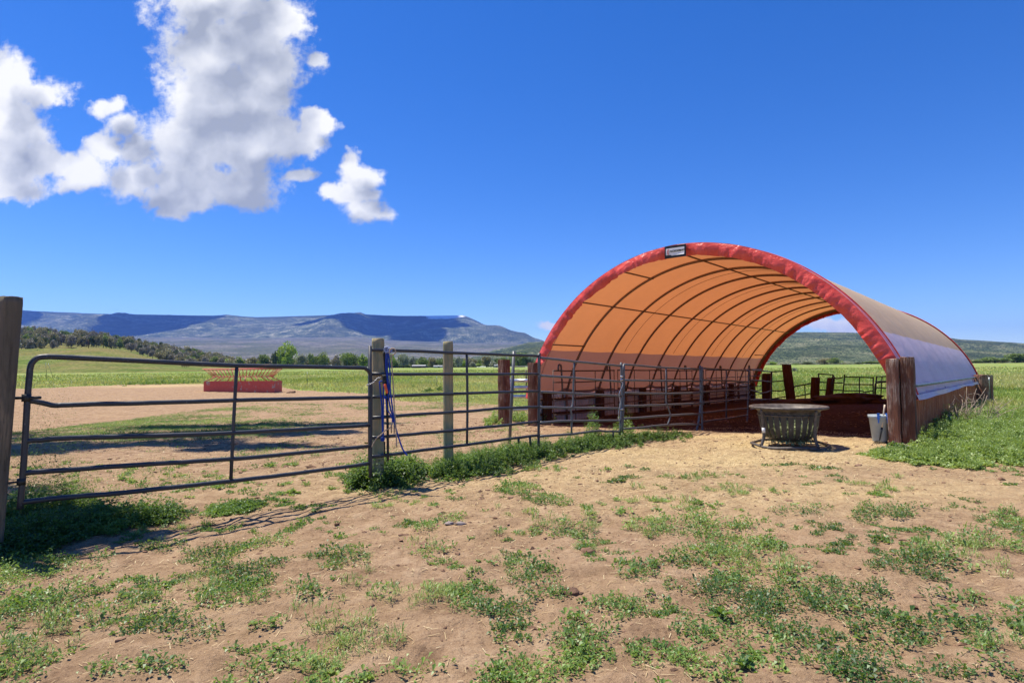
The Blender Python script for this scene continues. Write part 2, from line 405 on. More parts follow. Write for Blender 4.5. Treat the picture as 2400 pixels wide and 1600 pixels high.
def build_ground():
    r = np.concatenate([[0.], np.geomspace(.6, 40, 620), np.geomspace(41, 9000, 150)])
    th = np.radians(np.concatenate([np.arange(-180, -56, 3.), np.linspace(-56, 56, 760), np.arange(58, 181, 3.)]))
    R, T = np.meshgrid(r, th, indexing='ij'); X = R * np.sin(T); Y = R * np.cos(T)
    Z = gz(X, Y) + und(X, Y) * np.clip(1.3 - R / 60, 0, 1)
    # manure heap ridge and trodden hollows
    nR, nT = R.shape
    V = np.stack([X, Y, Z], -1).reshape(-1, 3)
    i, j = np.meshgrid(np.arange(nR - 1), np.arange(nT - 1), indexing='ij')
    f = np.stack([i * nT + j, (i + 1) * nT + j, (i + 1) * nT + j + 1, i * nT + j + 1], -1).reshape(-1, 4)
    xs, ys = V[:, 0], V[:, 1]
    grass = world_grass_mask(xs, ys)
    a, t = barn_uv(xs, ys)
    pads = [(1260,1120,3.2,1.0,.45),(1750,1075,2.6,1.1,.8),(1850,1040,1.6,1.0,1.),(1500,1060,2.2,.7,.7),(350,905,4.,1.6,.8),(1500,1130,2.6,.8,.35),(1950,1150,2.6,.8,.5),(2000,1048,1.2,.5,.8),(1700,1022,2.0,.5,.8)]
    straw = np.zeros(len(xs))
    for (p, q, ra, rb, s) in pads:
        g = ground(p, q); d = np.hypot((xs - g[0]) / ra, (ys - g[1]) / rb); straw = np.maximum(straw, s * np.exp(-d * d * .9))
    g = ground(420, 903); straw = np.maximum(straw, .7 * np.exp(-((xs - g[0]) / 6) ** 2 - ((ys - g[1]) / 2.2) ** 2))
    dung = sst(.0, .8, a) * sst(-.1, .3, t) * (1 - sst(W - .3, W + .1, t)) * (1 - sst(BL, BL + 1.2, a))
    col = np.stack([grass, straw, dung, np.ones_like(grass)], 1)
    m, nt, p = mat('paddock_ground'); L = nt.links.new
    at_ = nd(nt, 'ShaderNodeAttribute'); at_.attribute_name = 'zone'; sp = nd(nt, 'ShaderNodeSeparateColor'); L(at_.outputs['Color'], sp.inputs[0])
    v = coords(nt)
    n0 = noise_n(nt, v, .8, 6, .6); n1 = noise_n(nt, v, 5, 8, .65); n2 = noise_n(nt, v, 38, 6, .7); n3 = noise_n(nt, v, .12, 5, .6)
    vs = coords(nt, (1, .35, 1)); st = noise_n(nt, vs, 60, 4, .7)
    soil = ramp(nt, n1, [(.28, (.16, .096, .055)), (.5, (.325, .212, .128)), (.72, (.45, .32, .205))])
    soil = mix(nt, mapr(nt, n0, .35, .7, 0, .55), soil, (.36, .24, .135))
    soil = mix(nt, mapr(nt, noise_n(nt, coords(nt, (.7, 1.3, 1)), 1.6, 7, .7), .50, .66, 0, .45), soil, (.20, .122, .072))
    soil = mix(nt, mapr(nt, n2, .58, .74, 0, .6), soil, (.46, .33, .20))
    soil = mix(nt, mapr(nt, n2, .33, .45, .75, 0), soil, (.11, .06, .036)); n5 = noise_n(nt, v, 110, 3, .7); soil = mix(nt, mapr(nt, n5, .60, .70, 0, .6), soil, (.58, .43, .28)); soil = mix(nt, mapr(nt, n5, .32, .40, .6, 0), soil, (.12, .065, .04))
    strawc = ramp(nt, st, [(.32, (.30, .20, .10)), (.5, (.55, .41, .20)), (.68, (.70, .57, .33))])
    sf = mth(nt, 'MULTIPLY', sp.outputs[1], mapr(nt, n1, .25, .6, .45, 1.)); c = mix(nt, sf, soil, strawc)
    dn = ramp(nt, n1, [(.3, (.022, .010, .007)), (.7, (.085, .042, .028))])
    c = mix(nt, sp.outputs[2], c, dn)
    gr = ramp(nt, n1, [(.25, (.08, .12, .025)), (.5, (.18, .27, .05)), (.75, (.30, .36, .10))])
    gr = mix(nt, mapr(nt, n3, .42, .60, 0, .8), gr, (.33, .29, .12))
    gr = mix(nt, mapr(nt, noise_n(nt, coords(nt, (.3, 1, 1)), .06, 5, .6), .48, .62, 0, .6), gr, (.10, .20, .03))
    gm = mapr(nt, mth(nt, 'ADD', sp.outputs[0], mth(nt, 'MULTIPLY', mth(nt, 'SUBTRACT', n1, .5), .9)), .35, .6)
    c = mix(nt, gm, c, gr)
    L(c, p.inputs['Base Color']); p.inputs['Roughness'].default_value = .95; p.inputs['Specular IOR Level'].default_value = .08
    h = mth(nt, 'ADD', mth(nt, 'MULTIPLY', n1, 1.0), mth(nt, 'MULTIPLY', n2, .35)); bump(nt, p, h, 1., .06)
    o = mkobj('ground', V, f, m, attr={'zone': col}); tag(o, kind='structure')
build_ground()

# ------------------------------------------------------------------ far country
def far_sheet(name, knots, px0, px1, npx, nd_, m, rough=0., seed=3, wave=1.):
    """knots: list of (distance, [(px, py)...]): height of the land seen at that distance"""
    PX = np.linspace(px0, px1, npx); U_ = np.array([px2sky(p, horizon(p))[0] for p in PX]); D = [k[0] for k in knots]
    dist = np.concatenate([np.linspace(D[i], D[i + 1], nd_, endpoint=False) for i in range(len(D) - 1)] + [[D[-1]]])
    E_ = np.array([[px2sky(p, y_)[1] * F for p, y_ in zip(PX, np.interp(PX, [q[0] for q in k[1]], [q[1] for q in k[1]]))] for k in knots])
    Z = np.zeros((len(dist), npx)); X = np.zeros_like(Z); Y = np.zeros_like(Z)
    for i, d in enumerate(dist):
        k = min(max(np.searchsorted(D, d, side='right') - 1, 0), len(D) - 2); t = (d - D[k]) / (D[k + 1] - D[k])
        z0 = EYE + E_[k] / F * D[k]; z1 = EYE + E_[k + 1] / F * D[k + 1]
        Z[i] = z0 * (1 - t) + z1 * t; X[i] = U_ * d; Y[i] = d
    if rough:
        s = 1 / (rough * 10); ridge = 1 - np.abs(fbm(X * s * 1.3 + 40, Y * s * .45, 4, seed) * 2 - 1) * 2
        tt = (dist - D[-2]) / (D[-1] - D[-2]); env = np.clip(np.sin(np.clip(tt, 0, 1) * math.pi), 0, 1)[:, None] + .03
        Z += (ridge - .4) * rough * env * wave + (fbm(X * s * 6, Y * s * 6, 4, seed + 4) - .5) * rough * .35 * (env + .1)
    return X, Y, Z, dist
CREST = [(-1400,735),(-400,722),(0,728),(50,729),(150,732),(250,736),(400,738),(500,740),(530,738),(560,741),(600,743),(689,741),(750,739),(778,738),(808,736),(844,732),(856,737),(898,738.5),(1005,739.5),(1088,738.5),(1106,746),(1136,761),(1171,767),(1210,780),(1255,797),(1330,815),(1500,850),(2900,868)]
BENCH = [(-1400,795),(0,790),(250,789),(600,791),(840,789),(900,796),(1100,803),(1200,802),(1260,806),(1330,820),(1500,854),(2900,870)]
LOW = [(-1400,852),(300,851),(1200,858),(2900,873)]
RANGE = [(900,866),(1100,845),(1159,823),(1195,814),(1240,802),(1281,800),(1400,792),(1600,782),(1890,778),(1990,779),(2196,787),(2255,795),(2400,804),(2700,826),(3200,850)]
def land_mat(name, stops, speck, scale, patch, rough_b=1., sp_amt=.5):
    m, nt, p = mat(name); v = coords(nt); n = noise_n(nt, v, scale, 9, .62); n2 = noise_n(nt, v, scale * 9, 6, .7); n3 = noise_n(nt, v, scale * .23, 5, .55)
    c = ramp(nt, n, stops); c = mix(nt, mapr(nt, n3, .4, .62, 0, .7), c, patch)
    c = mix(nt, mapr(nt, n2, .47, .54, 0, sp_amt), c, speck)
    nt.links.new(c, p.inputs['Base Color']); p.inputs['Roughness'].default_value = 1; p.inputs['Specular IOR Level'].default_value = 0
    bump(nt, p, n2, rough_b, 1.2 / scale * .02); return m, nt, p, c
def build_far():
    m, nt, p, c = land_mat('mesa_slope', [(.38, (.06, .08, .05)), (.5, (.19, .21, .13)), (.62, (.42, .40, .29))], (.015, .03, .02), .009, (.10, .11, .07), 1., .9)
    # pale screes and the snow along the rim
    g = nd(nt, 'ShaderNodeAttribute'); g.attribute_name = 'zone'; s = nd(nt, 'ShaderNodeSeparateColor'); nt.links.new(g.outputs['Color'], s.inputs[0])
    v = coords(nt); n = noise_n(nt, v, .02, 7, .7)
    c = mix(nt, mapr(nt, mth(nt, 'ADD', s.outputs[1], mth(nt, 'MULTIPLY', mth(nt, 'SUBTRACT', n, .5), 1.6)), .62, .72), c, (.62, .52, .42))
    c = mix(nt, mapr(nt, mth(nt, 'ADD', s.outputs[0], mth(nt, 'MULTIPLY', mth(nt, 'SUBTRACT', n, .5), 1.2)), .6, .7), c, (.9, .9, .92))
    c = mix(nt, s.outputs[2], c, (.03, .045, .04)); nt.links.new(c, p.inputs['Base Color'])
    X, Y, Z, dist = far_sheet('mesa', [(5000, [(a, b + 9) for a, b in BENCH]), (6600, CREST)], -1400, 1700, 900, 110, m, 150., 3)
    back = Z[-1]; top = np.stack([X[-1] * 1.4, Y[-1] + 1600, back + 40 + 0 * X[-1]], -1)
    V = np.concatenate([np.stack([X, Y, Z], -1), np.stack([X[-1] * 1.03, Y[-1] + 250, back - 8], -1)[None], top[None]])
    px = 1200 + F * V[..., 0] / V[..., 1]; tt = np.concatenate([(dist - 5000) / 1600, [1.1, 1.2]])[:, None] + 0 * px
    snow = np.clip(1.6 * (np.exp(-((px - 1045) / 45) ** 2) * sst(.90, .95, tt)) + .5 * sst(.985, 1., tt) * sst(850, 870, px) * (1 - sst(1000, 1020, px)), 0, 1)
    scree = .32 * (np.exp(-((px - 110) / 60) ** 2) * np.exp(-((tt - .72) / .2) ** 2)) + .22 * np.exp(-((px - 290) / 60) ** 2) * np.exp(-((tt - .8) / .12) ** 2) + .2 * np.exp(-((px - 540) / 40) ** 2) * np.exp(-((tt - .7) / .15) ** 2)
    wood = sst(.86, .93, tt + (fbm(px / 30, tt * 3, 3, 8) - .5) * .12) * .8 * (1 - snow)
    i, j = np.meshgrid(np.arange(V.shape[0] - 1), np.arange(V.shape[1] - 1), indexing='ij'); n_ = V.shape[1]
    f = np.stack([i * n_ + j, i * n_ + j + 1, (i + 1) * n_ + j + 1, (i + 1) * n_ + j], -1).reshape(-1, 4)
    tag(mkobj('mesa', V.reshape(-1, 3), f, m, attr={'zone': np.stack([snow, scree, wood, 1 + 0 * snow], -1).reshape(-1, 4)}), kind='structure')
    m, *_ = land_mat('bench_scrub', [(.35, (.12, .115, .11)), (.5, (.19, .175, .16)), (.65, (.25, .24, .18))], (.05, .055, .045), .012, (.08, .10, .055), 1., .7)
    X, Y, Z, dist = far_sheet('bench', [(1500, LOW), (5300, BENCH)], -1400, 1700, 300, 60, m, 30., 9, .4)
    V = np.stack([X, Y, Z], -1); V = np.concatenate([V, np.stack([X[-1], Y[-1] + 150, Z[-1] - 60], -1)[None]])
    i, j = np.meshgrid(np.arange(V.shape[0] - 1), np.arange(V.shape[1] - 1), indexing='ij'); n_ = V.shape[1]
    f = np.stack([i * n_ + j, i * n_ + j + 1, (i + 1) * n_ + j + 1, (i + 1) * n_ + j], -1).reshape(-1, 4)
    tag(mkobj('foothill_bench', V.reshape(-1, 3), f, m), kind='structure')
    m, nt, p, c = land_mat('juniper_hillside', [(.35, (.09, .12, .065)), (.5, (.17, .195, .105)), (.68, (.30, .29, .18))], (.012, .022, .014), .03, (.04, .06, .03), 1.6, 1.)
    X, Y, Z, dist = far_sheet('range', [(700, LOW), (2400, RANGE)], 900, 3200, 420, 110, m, 34., 15, .5)
    V = np.stack([X, Y, Z], -1); V = np.concatenate([V, np.stack([X[-1], Y[-1] + 300, Z[-1] - 30], -1)[None]])
    n_ = V.shape[1]; i, j = np.meshgrid(np.arange(V.shape[0] - 1), np.arange(V.shape[1] - 1), indexing='ij')
    f = np.stack([i * n_ + j, i * n_ + j + 1, (i + 1) * n_ + j + 1, (i + 1) * n_ + j], -1).reshape(-1, 4)
    tag(mkobj('juniper_hills', V.reshape(-1, 3), f, m), kind='structure')
    # green knoll and scrubby ridge on the left
    global HZ
    m, nt, p, c = land_mat('knoll_grass', [(.35, (.09, .13, .03)), (.5, (.15, .19, .05)), (.65, (.24, .22, .09))], (.06, .09, .03), .09, (.24, .17, .08), .8, .6)
    G0 = [(-1200,858),(0,853),(300,854),(560,858),(800,866)]
    G1 = [(-1200,822),(-200,820),(120,817),(190,815),(226,815),(268,820),(312,829),(357,840),(400,849),(460,857),(560,861),(800,870)]
    G2 = [(-1200,770),(-200,782),(45,790),(134,800),(226,803),(295,812),(342,820),(432,836),(506,848),(560,858),(800,870)]
    _p0 = np.linspace(-1200, 800, 40); G0 = [(float(p), float(project([[px2sky(p, 860)[0] * 170, 170., float(gz(px2sky(p, 860)[0] * 170, 170.)) - .25]])[1][0])) for p in _p0]
    kn = [(170, G0), (250, G1), (300, [(a, b + 4) for a, b in G1]), (480, G2)]
    X, Y, Z, dist = far_sheet('hill', kn, -1200, 800, 260, 24, m)
    Z += (fbm(X * .03, Y * .03, 3, 31) - .5) * 1.2 * sst(170, 230, Y)
    V = np.stack([X, Y, Z], -1); V = np.concatenate([V, np.stack([X[-1], Y[-1] + 120, Z[-1] - 14], -1)[None]])
    n_ = V.shape[1]; i, j = np.meshgrid(np.arange(V.shape[0] - 1), np.arange(V.shape[1] - 1), indexing='ij')
    f = np.stack([i * n_ + j, i * n_ + j + 1, (i + 1) * n_ + j + 1, (i + 1) * n_ + j], -1).reshape(-1, 4)
    tag(mkobj('knoll', V.reshape(-1, 3), f, m), kind='structure')
    U2 = X[0] / Y[0]
    def hz(x, y):
        c_ = float(np.clip(np.interp(x / y, U2, np.arange(260)), 0, 258.99)); r_ = np.clip(np.interp(y, dist, np.arange(len(dist))), 0, len(dist) - 1.01)
        a, b = int(r_), int(c_); return float(Z[a, b] * (1 - (r_ - a)) + Z[a + 1, b] * (r_ - a))
    HZ = hz
build_far()

# ------------------------------------------------------------------ the hoop barn
HALF = W / 2; RR = (HALF ** 2 + RISE ** 2) / (2 * RISE); PH = math.asin(HALF / RR); BZ, SQ = 0.748, -0.024
def arc(t, a, off=0.):
    """point on the hoop: t -1 (left foot) .. 1 (right foot), a along the axis, off inwards"""
    t = np.asarray(t, float); a = np.asarray(a, float); off = np.asarray(off, float)
    an = t * PH; x = (RR - off) * np.sin(an); z = (RR - off) * np.cos(an) - RR * math.cos(PH) + SQ * np.sin(2 * np.abs(an))
    s_ = HALF - x                                       # along the front from the right corner
    X = BX + FR2[0] * s_ + AX2[0] * a; Y = BY + FR2[1] * s_ + AX2[1] * a
    Z = BZ + CSL * s_ + SLP * a + z
    return np.stack(np.broadcast_arrays(X, Y, Z), -1)
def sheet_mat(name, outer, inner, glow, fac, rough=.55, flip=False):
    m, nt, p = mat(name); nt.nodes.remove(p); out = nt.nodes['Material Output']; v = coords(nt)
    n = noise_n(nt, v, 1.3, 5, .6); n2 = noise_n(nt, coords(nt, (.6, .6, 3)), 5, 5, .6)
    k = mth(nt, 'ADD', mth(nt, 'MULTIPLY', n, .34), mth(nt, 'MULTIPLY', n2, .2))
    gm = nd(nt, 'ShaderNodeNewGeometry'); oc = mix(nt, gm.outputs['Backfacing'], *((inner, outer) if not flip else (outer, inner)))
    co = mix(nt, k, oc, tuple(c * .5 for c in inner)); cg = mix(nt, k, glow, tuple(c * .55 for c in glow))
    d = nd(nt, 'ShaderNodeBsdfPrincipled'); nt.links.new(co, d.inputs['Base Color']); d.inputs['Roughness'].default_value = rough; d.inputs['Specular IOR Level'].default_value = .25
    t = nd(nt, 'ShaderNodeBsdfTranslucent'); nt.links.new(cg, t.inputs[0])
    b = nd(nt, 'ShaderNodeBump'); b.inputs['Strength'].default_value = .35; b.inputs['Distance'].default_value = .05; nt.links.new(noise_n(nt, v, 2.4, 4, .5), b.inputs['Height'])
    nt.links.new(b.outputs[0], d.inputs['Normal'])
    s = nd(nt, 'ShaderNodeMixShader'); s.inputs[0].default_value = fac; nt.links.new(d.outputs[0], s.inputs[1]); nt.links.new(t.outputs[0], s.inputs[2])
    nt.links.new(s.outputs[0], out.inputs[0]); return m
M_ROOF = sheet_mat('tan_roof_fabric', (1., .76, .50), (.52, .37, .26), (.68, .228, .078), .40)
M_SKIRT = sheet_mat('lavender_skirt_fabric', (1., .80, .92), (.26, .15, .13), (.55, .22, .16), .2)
def vinyl():
    m, nt, p = mat('red_vinyl'); v = coords(nt); n = noise_n(nt, v, 3, 5, .6)
    nt.links.new(ramp(nt, n, [(.3, (.62, .055, .04)), (.7, (.80, .11, .08))]), p.inputs['Base Color'])
    p.inputs['Roughness'].default_value = .3; p.inputs['Specular IOR Level'].default_value = .42
    bump(nt, p, noise_n(nt, v, 11, 5, .6), .7, .03); return m
M_VINYL = vinyl()
M_RIB = simple('rib_steel', (.17, .10, .07), (.26, .16, .11), 20, .5, .3, .05)
M_BLACK = simple('black_vinyl', (.012, .012, .014), (.03, .03, .032), 10, .4)
M_WHITE = simple('white_vinyl', (.78, .78, .78), (.85, .85, .84), 10, .5, 0, 0)
def tin_mat():
    m, nt, p = mat('brown_tin'); v = coords(nt); n = noise_n(nt, v, 2.5, 6, .6); n2 = noise_n(nt, coords(nt, (8, 8, .6)), 3, 6, .7)
    c = ramp(nt, n2, [(.3, (.22, .05, .02)), (.55, (.42, .125, .055)), (.75, (.55, .24, .13))]); c = mix(nt, mapr(nt, n, .55, .7, 0, .35), c, (.40, .28, .2))
    nt.links.new(c, p.inputs['Base Color']); p.inputs['Roughness'].default_value = .65; p.inputs['Specular IOR Level'].default_value = .2; return m
M_TIN = tin_mat(); M_TIN_PALE = simple('pale_ribbed_tin', (.38, .34, .33), (.56, .52, .5), 3, .6)
def build_barn():
    o0 = bp(0, HALF); o0[2] = float(gz(o0[0], o0[1]))
    B = thing('hoop_barn', 'open ended hoop barn with orange glowing fabric roof and red edging', 'barn', o0)
    ts = .771; nT = 150; nA = 171; A = np.linspace(0, BL, nA)
    def sag(t, a):
        ph = np.sin(math.pi * np.clip(a / SP, 0, 10.16) % math.pi) if False else np.abs(np.sin(math.pi * a / SP))
        return .03 * ph ** .8 + .06 * ph * np.clip((np.abs(t) - .6) / .4, 0, 1)
    def strip(t0, t1, n, extra=0.):
        T, AA = np.meshgrid(np.linspace(0, 1, n), A, indexing='ij'); sc_ = .016 * (1 - np.abs(np.sin(math.pi * AA / SP))) - .008
        e0 = t0 + (sc_ if 0 < t0 < .9 else 0); e1 = t1 + (sc_ if 0 < t1 < .9 else 0); T = e0 + (e1 - e0) * T
        return arc(T, AA, sag(T, AA) + extra)
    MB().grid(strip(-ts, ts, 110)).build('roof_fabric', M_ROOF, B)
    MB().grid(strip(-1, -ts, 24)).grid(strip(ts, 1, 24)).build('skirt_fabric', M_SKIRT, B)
    # loose flap under the batten, on both long sides
    fl = MB()
    for s in (-1, 1):
        k = np.linspace(0, 1, 6)[:, None]; P = arc(s * 1.0, A)[None] + 0
        wav = .02 * np.sin(A * 1.3)[None] * k
        out = -FR2 * s
        Q = np.zeros((6, nA, 3)); Q[..., 0] = P[..., 0] + out[0] * (wav + .05 + .03 * k); Q[..., 1] = P[..., 1] + out[1] * (wav + .05 + .03 * k)
        Q[..., 2] = P[..., 2] + .015 - k * (.075 + .018 * np.sin(A * .55)[None] + .008 * np.sin(A * 1.7 + 1)[None]); fl.grid(Q)
    fl.build('hem_flap', M_SKIRT, B)
    bt = MB()
    for s in (-1, 1): bt.tube(arc(s * .972, np.linspace(.1, BL - .1, 40), -.03), .028, 6)
    bt.build('batten', M_TUBE2, B)
    # hoops
    T = np.linspace(-1, 1, 64)
    ends = [0.06] + [SP * i for i in range(1, 11)] + [BL - .06]
    for a in ends:
        r = MB().tube(arc(T, a + 0 * T, .07), .034, 8)
        for s in (-1, 1):
            f = arc(s * 1., a, .07); r.tube([f, [f[0], f[1], float(gz(f[0], f[1])) - .1]], .036, 8)
        r.build('hoop', M_RIB, B)
    for t in (-.484, 0, .484, -.735, .735, -.25, .25):
        if abs(t) > .6 or abs(t) == .25: a_ = np.array([.06, SP])
        else: a_ = np.linspace(.06, BL - .06, 30)
        MB().tube(arc(t + 0 * a_, a_, .10), .02, 6).build('purlin', M_RIB, B)
        if abs(t) > .6: MB().tube(arc(t + 0 * a_, BL - .12 - a_ * .93, .10), .02, 6).build('purlin', M_RIB, B)
    for k in (2, 4, 6, 8): MB().tube(arc(np.linspace(-.76, .76, 60), SP * (k + .42) + 0 * np.linspace(0, 1, 60), .057), .006, 5).build('fabric_seam', M_RIB, B)
    # red edging: a band round each gable edge, gathered towards the opening
    for (a0, sg) in ((0., -1), (BL, 1)):
        tt = np.linspace(-1.015, 1.015, 560); kk = np.linspace(0, 1, 15)
        S = tt * HALF * 1.25
        g1 = fbm(S * 3.1 + 9, S * 0 + 2, 3, 41 + sg) - .5; g2 = fbm(S * 9 + 9, S * 0 + 5, 3, 44 + sg) - .5
        P = []
        for k in kk:
            cr = np.sin(k * math.pi * .5)
            gz_ = (g1 * .30 + g2 * .20) * k ** 1.5 + .05 * np.sin(S * 17 + 9 * g1) * k * (1 - k) + .022 * (fbm(S * 6 + k * 3, S * 0 + k * 4, 3, 47) - .5)
            off = -.025 + .265 * k + .014 * g2 * k
            P.append(arc(tt, a0 + sg * (.035 + .05 * math.sin(k * math.pi * .8) - .03 * k) + gz_ * .55, off))
        b = MB().grid(np.array(P), flip=sg < 0)
        roof = [arc(tt, a0 + sg * (.035 - q), -.03 + .004 * math.sin(q * 20) + .008 * g1) for q in (0, .03, .08, .14, .2)]
        b.grid(np.array(roof), flip=sg > 0)
        b.build('edge_band', M_VINYL, B)
        MB().tube(arc(tt[::4], a0 - sg * .30 + 0 * tt[::4], -.035), .014, 6).build('edge_cord', M_VINYL, B)
    # name banner on the front edge
    tb = .02; P = []
    c = arc(tb, -.115, .145); tx = arc(tb + .01, -.115, .145) - arc(tb - .01, -.115, .145); tx /= np.linalg.norm(tx)
    n = np.array([-AX2[0], -AX2[1], 0.]); up = np.cross(n, tx); up *= np.sign(up[2]) ; up /= np.linalg.norm(up)
    def pl(w, h, d, cx=0, cy=0, bend=0.):
        xs = np.linspace(-w / 2, w / 2, 9); ys = np.linspace(-h / 2, h / 2, 5); X_, Y_ = np.meshgrid(xs, ys, indexing='ij')
        Q = c + (X_ + cx)[..., None] * tx + (Y_ + cy - bend * (X_ ** 2))[..., None] * up + (d + .012 * np.sin(X_ * 9) * (Y_ < -h * .3))[..., None] * n
        return Q
    ban = MB().grid(pl(.50, .27, .03)).grid(pl(.50, .27, .024), True).build('name_banner', M_BLACK, B); ban['_o'] = list(o0)
    MB().grid(pl(.43, .165, .036, 0, -.002)).build('banner_panel', M_WHITE, ban)
    R3 = Matrix(((tx[0], up[0], n[0]), (tx[1], up[1], n[1]), (tx[2], up[2], n[2])))
    if np.cross(tx, up) @ n < 0: R3 = Matrix(((-tx[0], up[0], n[0]), (-tx[1], up[1], n[1]), (-tx[2], up[2], n[2])))
    cu = bpy.data.curves.new('lettering', 'FONT'); cu.body = 'NORSEMAN'; cu.size = .068; cu.shear = .22; cu.extrude = .0012; cu.align_x = 'CENTER'; cu.align_y = 'CENTER'; cu.offset = .0022
    to = bpy.data.objects.new('tmp', cu); COL.objects.link(to); bpy.context.view_layer.update()
    me = bpy.data.meshes.new_from_object(to.evaluated_get(bpy.context.evaluated_depsgraph_get())); bpy.data.objects.remove(to)
    xd = Vector(R3.col[0]) if False else Vector([R3[i][0] for i in range(3)])
    left = -1 if (np.array(xd) @ RT) < 0 else 1
    lo = bpy.data.objects.new('lettering', me); me.materials.clear(); me.materials.append(M_BLACK); COL.objects.link(lo); lo.parent = ban
    ctr = c + n * .042 + tx * (.055 * (1 if tx @ RT > 0 else -1)) + up * .006 - np.array(o0)
    lo.matrix_local = Matrix.Translation(Vector(ctr)) @ R3.to_4x4()
    rt = tx if tx @ RT > 0 else -tx
    em = MB()                                            # the curved red emblem left of the word
    a_ = np.linspace(.65 * math.pi, 1.35 * math.pi, 9)
    for (rr, w_, dx) in ((.062, .012, .0), (.045, .008, .012)):
        Q = [[c + n * .041 + rt * (-.145 + dx + (r_) * math.cos(q) + rr * .4) + up * (r_ * 1.15 * math.sin(q)) for q in a_] for r_ in (rr - w_, rr)]
        em.grid(np.array(Q)); em.grid(np.array(Q), True)
    for dy in (-.05, -.02, .02, .05): em.box(c + n * .041 - rt * .165 + up * dy, (.024, .004, .007), YAW)
    em.build('emblem', M_VINYL, ban)
    # low side walls of ribbed tin with timber posts behind them
    for side, tt_ in (('r', .03), ('l', W - .03)):
        na = 900; a_ = np.linspace(.15, BL - .05, na); wv = .014 * np.clip(np.sin(a_ * 2 * math.pi / .14) * 2.2, -1, 1)
        P = []
        for q in (0, .5, 1):
            p2 = np.array([BX, BY])[None] + np.outer(a_, AX2) + np.outer(tt_ + wv, FR2)
            g_ = gz(p2[:, 0], p2[:, 1]) - .06; top = BZ + CSL * tt_ + SLP * a_ - .03
            P.append(np.column_stack([p2, g_ * (1 - q) + top * q]))
        w_ = MB().grid(np.array(P), flip=(side == 'l')).build('side_wall', M_TIN if side == 'r' else M_TIN_PALE, B, smooth=False)
        for k in range(7):
            a = .6 + k * 2.6; inn = tt_ + (.16 if side == 'r' else -.16); q = bp(a, inn); g_ = float(gz(q[0], q[1]))
            timber([q[0], q[1], g_ - .05], [q[0], q[1], BZ + CSL * inn + SLP * a + .02], .2, .2, math.atan2(AX2[1], AX2[0]), 30 + k, M_TIE_DK, 'wall_post', B)
        for k in range(2):
            h_ = (.22, .62)[k]; a2 = np.linspace(.2, BL - .2, 12); p2 = np.array([BX, BY])[None] + np.outer(a2, AX2) + np.outer(tt_ + (.045 if side == 'r' else -.045) + 0 * a2, FR2)
            MB().tube(np.column_stack([p2, gz(p2[:, 0], p2[:, 1]) + h_]), .035, 4).build('wall_rail', M_TIE_DK, B)
def timber(A, Bt, wx, wy, rz, seed, m, name='post', parent=None, rings=22, round_=False, chip=.012):
    A = np.asarray(A, float); Bt = np.asarray(Bt, float); n = 24; t = np.concatenate([np.linspace(0, 1, rings)])
    ang = np.arange(n) * 2 * math.pi / n + .01; cs, sn = np.cos(ang), np.sin(ang)
    if round_: ux, uy = cs * wx / 2, sn * wy / 2
    else:
        p = 9.; k = (np.abs(cs) ** p + np.abs(sn) ** p) ** (-1 / p); ux, uy = cs * k * wx / 2, sn * k * wy / 2
    V = []
    for q in t:
        w = 1 + (fbm(ang * 0 + cs * 2 + seed, sn * 2 + q * 5 + seed, 3, seed) - .5) * chip * 14
        if q == 1: w = w * .965
        x = ux * w; y = uy * w; c = A * (1 - q) + Bt * q
        zz = (fbm(cs * 3 + seed, sn * 3, 2, seed + 5) - .5) * (.008 if round_ else .03) if q > .97 else 0 * x
        V.append(np.column_stack([c[0] + x * math.cos(rz) - y * math.sin(rz), c[1] + x * math.sin(rz) + y * math.cos(rz), c[2] + zz + 0 * x]))
    V = np.concatenate(V); f = [(i * n + j, i * n + (j + 1) % n, (i + 1) * n + (j + 1) % n, (i + 1) * n + j) for i in range(rings - 1) for j in range(n)]
    V = np.vstack([V, Bt[None] + [[0, 0, .004]]]); k = len(V) - 1; f += [((rings - 1) * n + j, (rings - 1) * n + (j + 1) % n, k) for j in range(n)]
    mb = MB().add(V, f)
    return mb.build(name, m, parent, smooth=round_, origin=None if parent is not None else A)
build_barn()

def Yg(px, Y): q = at(px, 860, Y); return gp(q[0], q[1])
# ------------------------------------------------------------------ posts
def post_at(px, ybase, ytop, wx, seed, m, label, name='timber_post', cat='post', rz=YAW * -1, Y=None, pxtop=None, wy=None, round_=False, group=None):
    if Y is None: g = ground(px, ybase)
    else:
        q = at(px, 860, Y); g = gp(q[0], q[1])
    tpx = px if pxtop is None else pxtop
    tp = at(tpx, ytop, g[1])
    o = timber(g - [0, 0, .05], [tp[0], g[1], tp[2]], wx, wy or wx, rz, seed, m, name, None, 30, round_)
    return tag(o, label, cat, group)
ZR = -YAW
post_at(2092, 1056, 841, .182, 1, M_TIE_PALE, 'railroad tie post with whitish weathered face, left of the pair at the barn mouth', Y=9.55)
post_at(2126, 1055, 837, .19, 2, M_TIE, 'dark brown railroad tie post, right of the pair at the barn mouth', Y=9.45)
post_at(1181, 984, 843, .25, 3, M_TIE, 'brown railroad tie post standing left of the silver tube rails', Y=15.3)
post_at(1250, 984, 850, .23, 4, M_TIE, 'grey brown railroad tie post between silver tube rails and barn corner', Y=14.85)
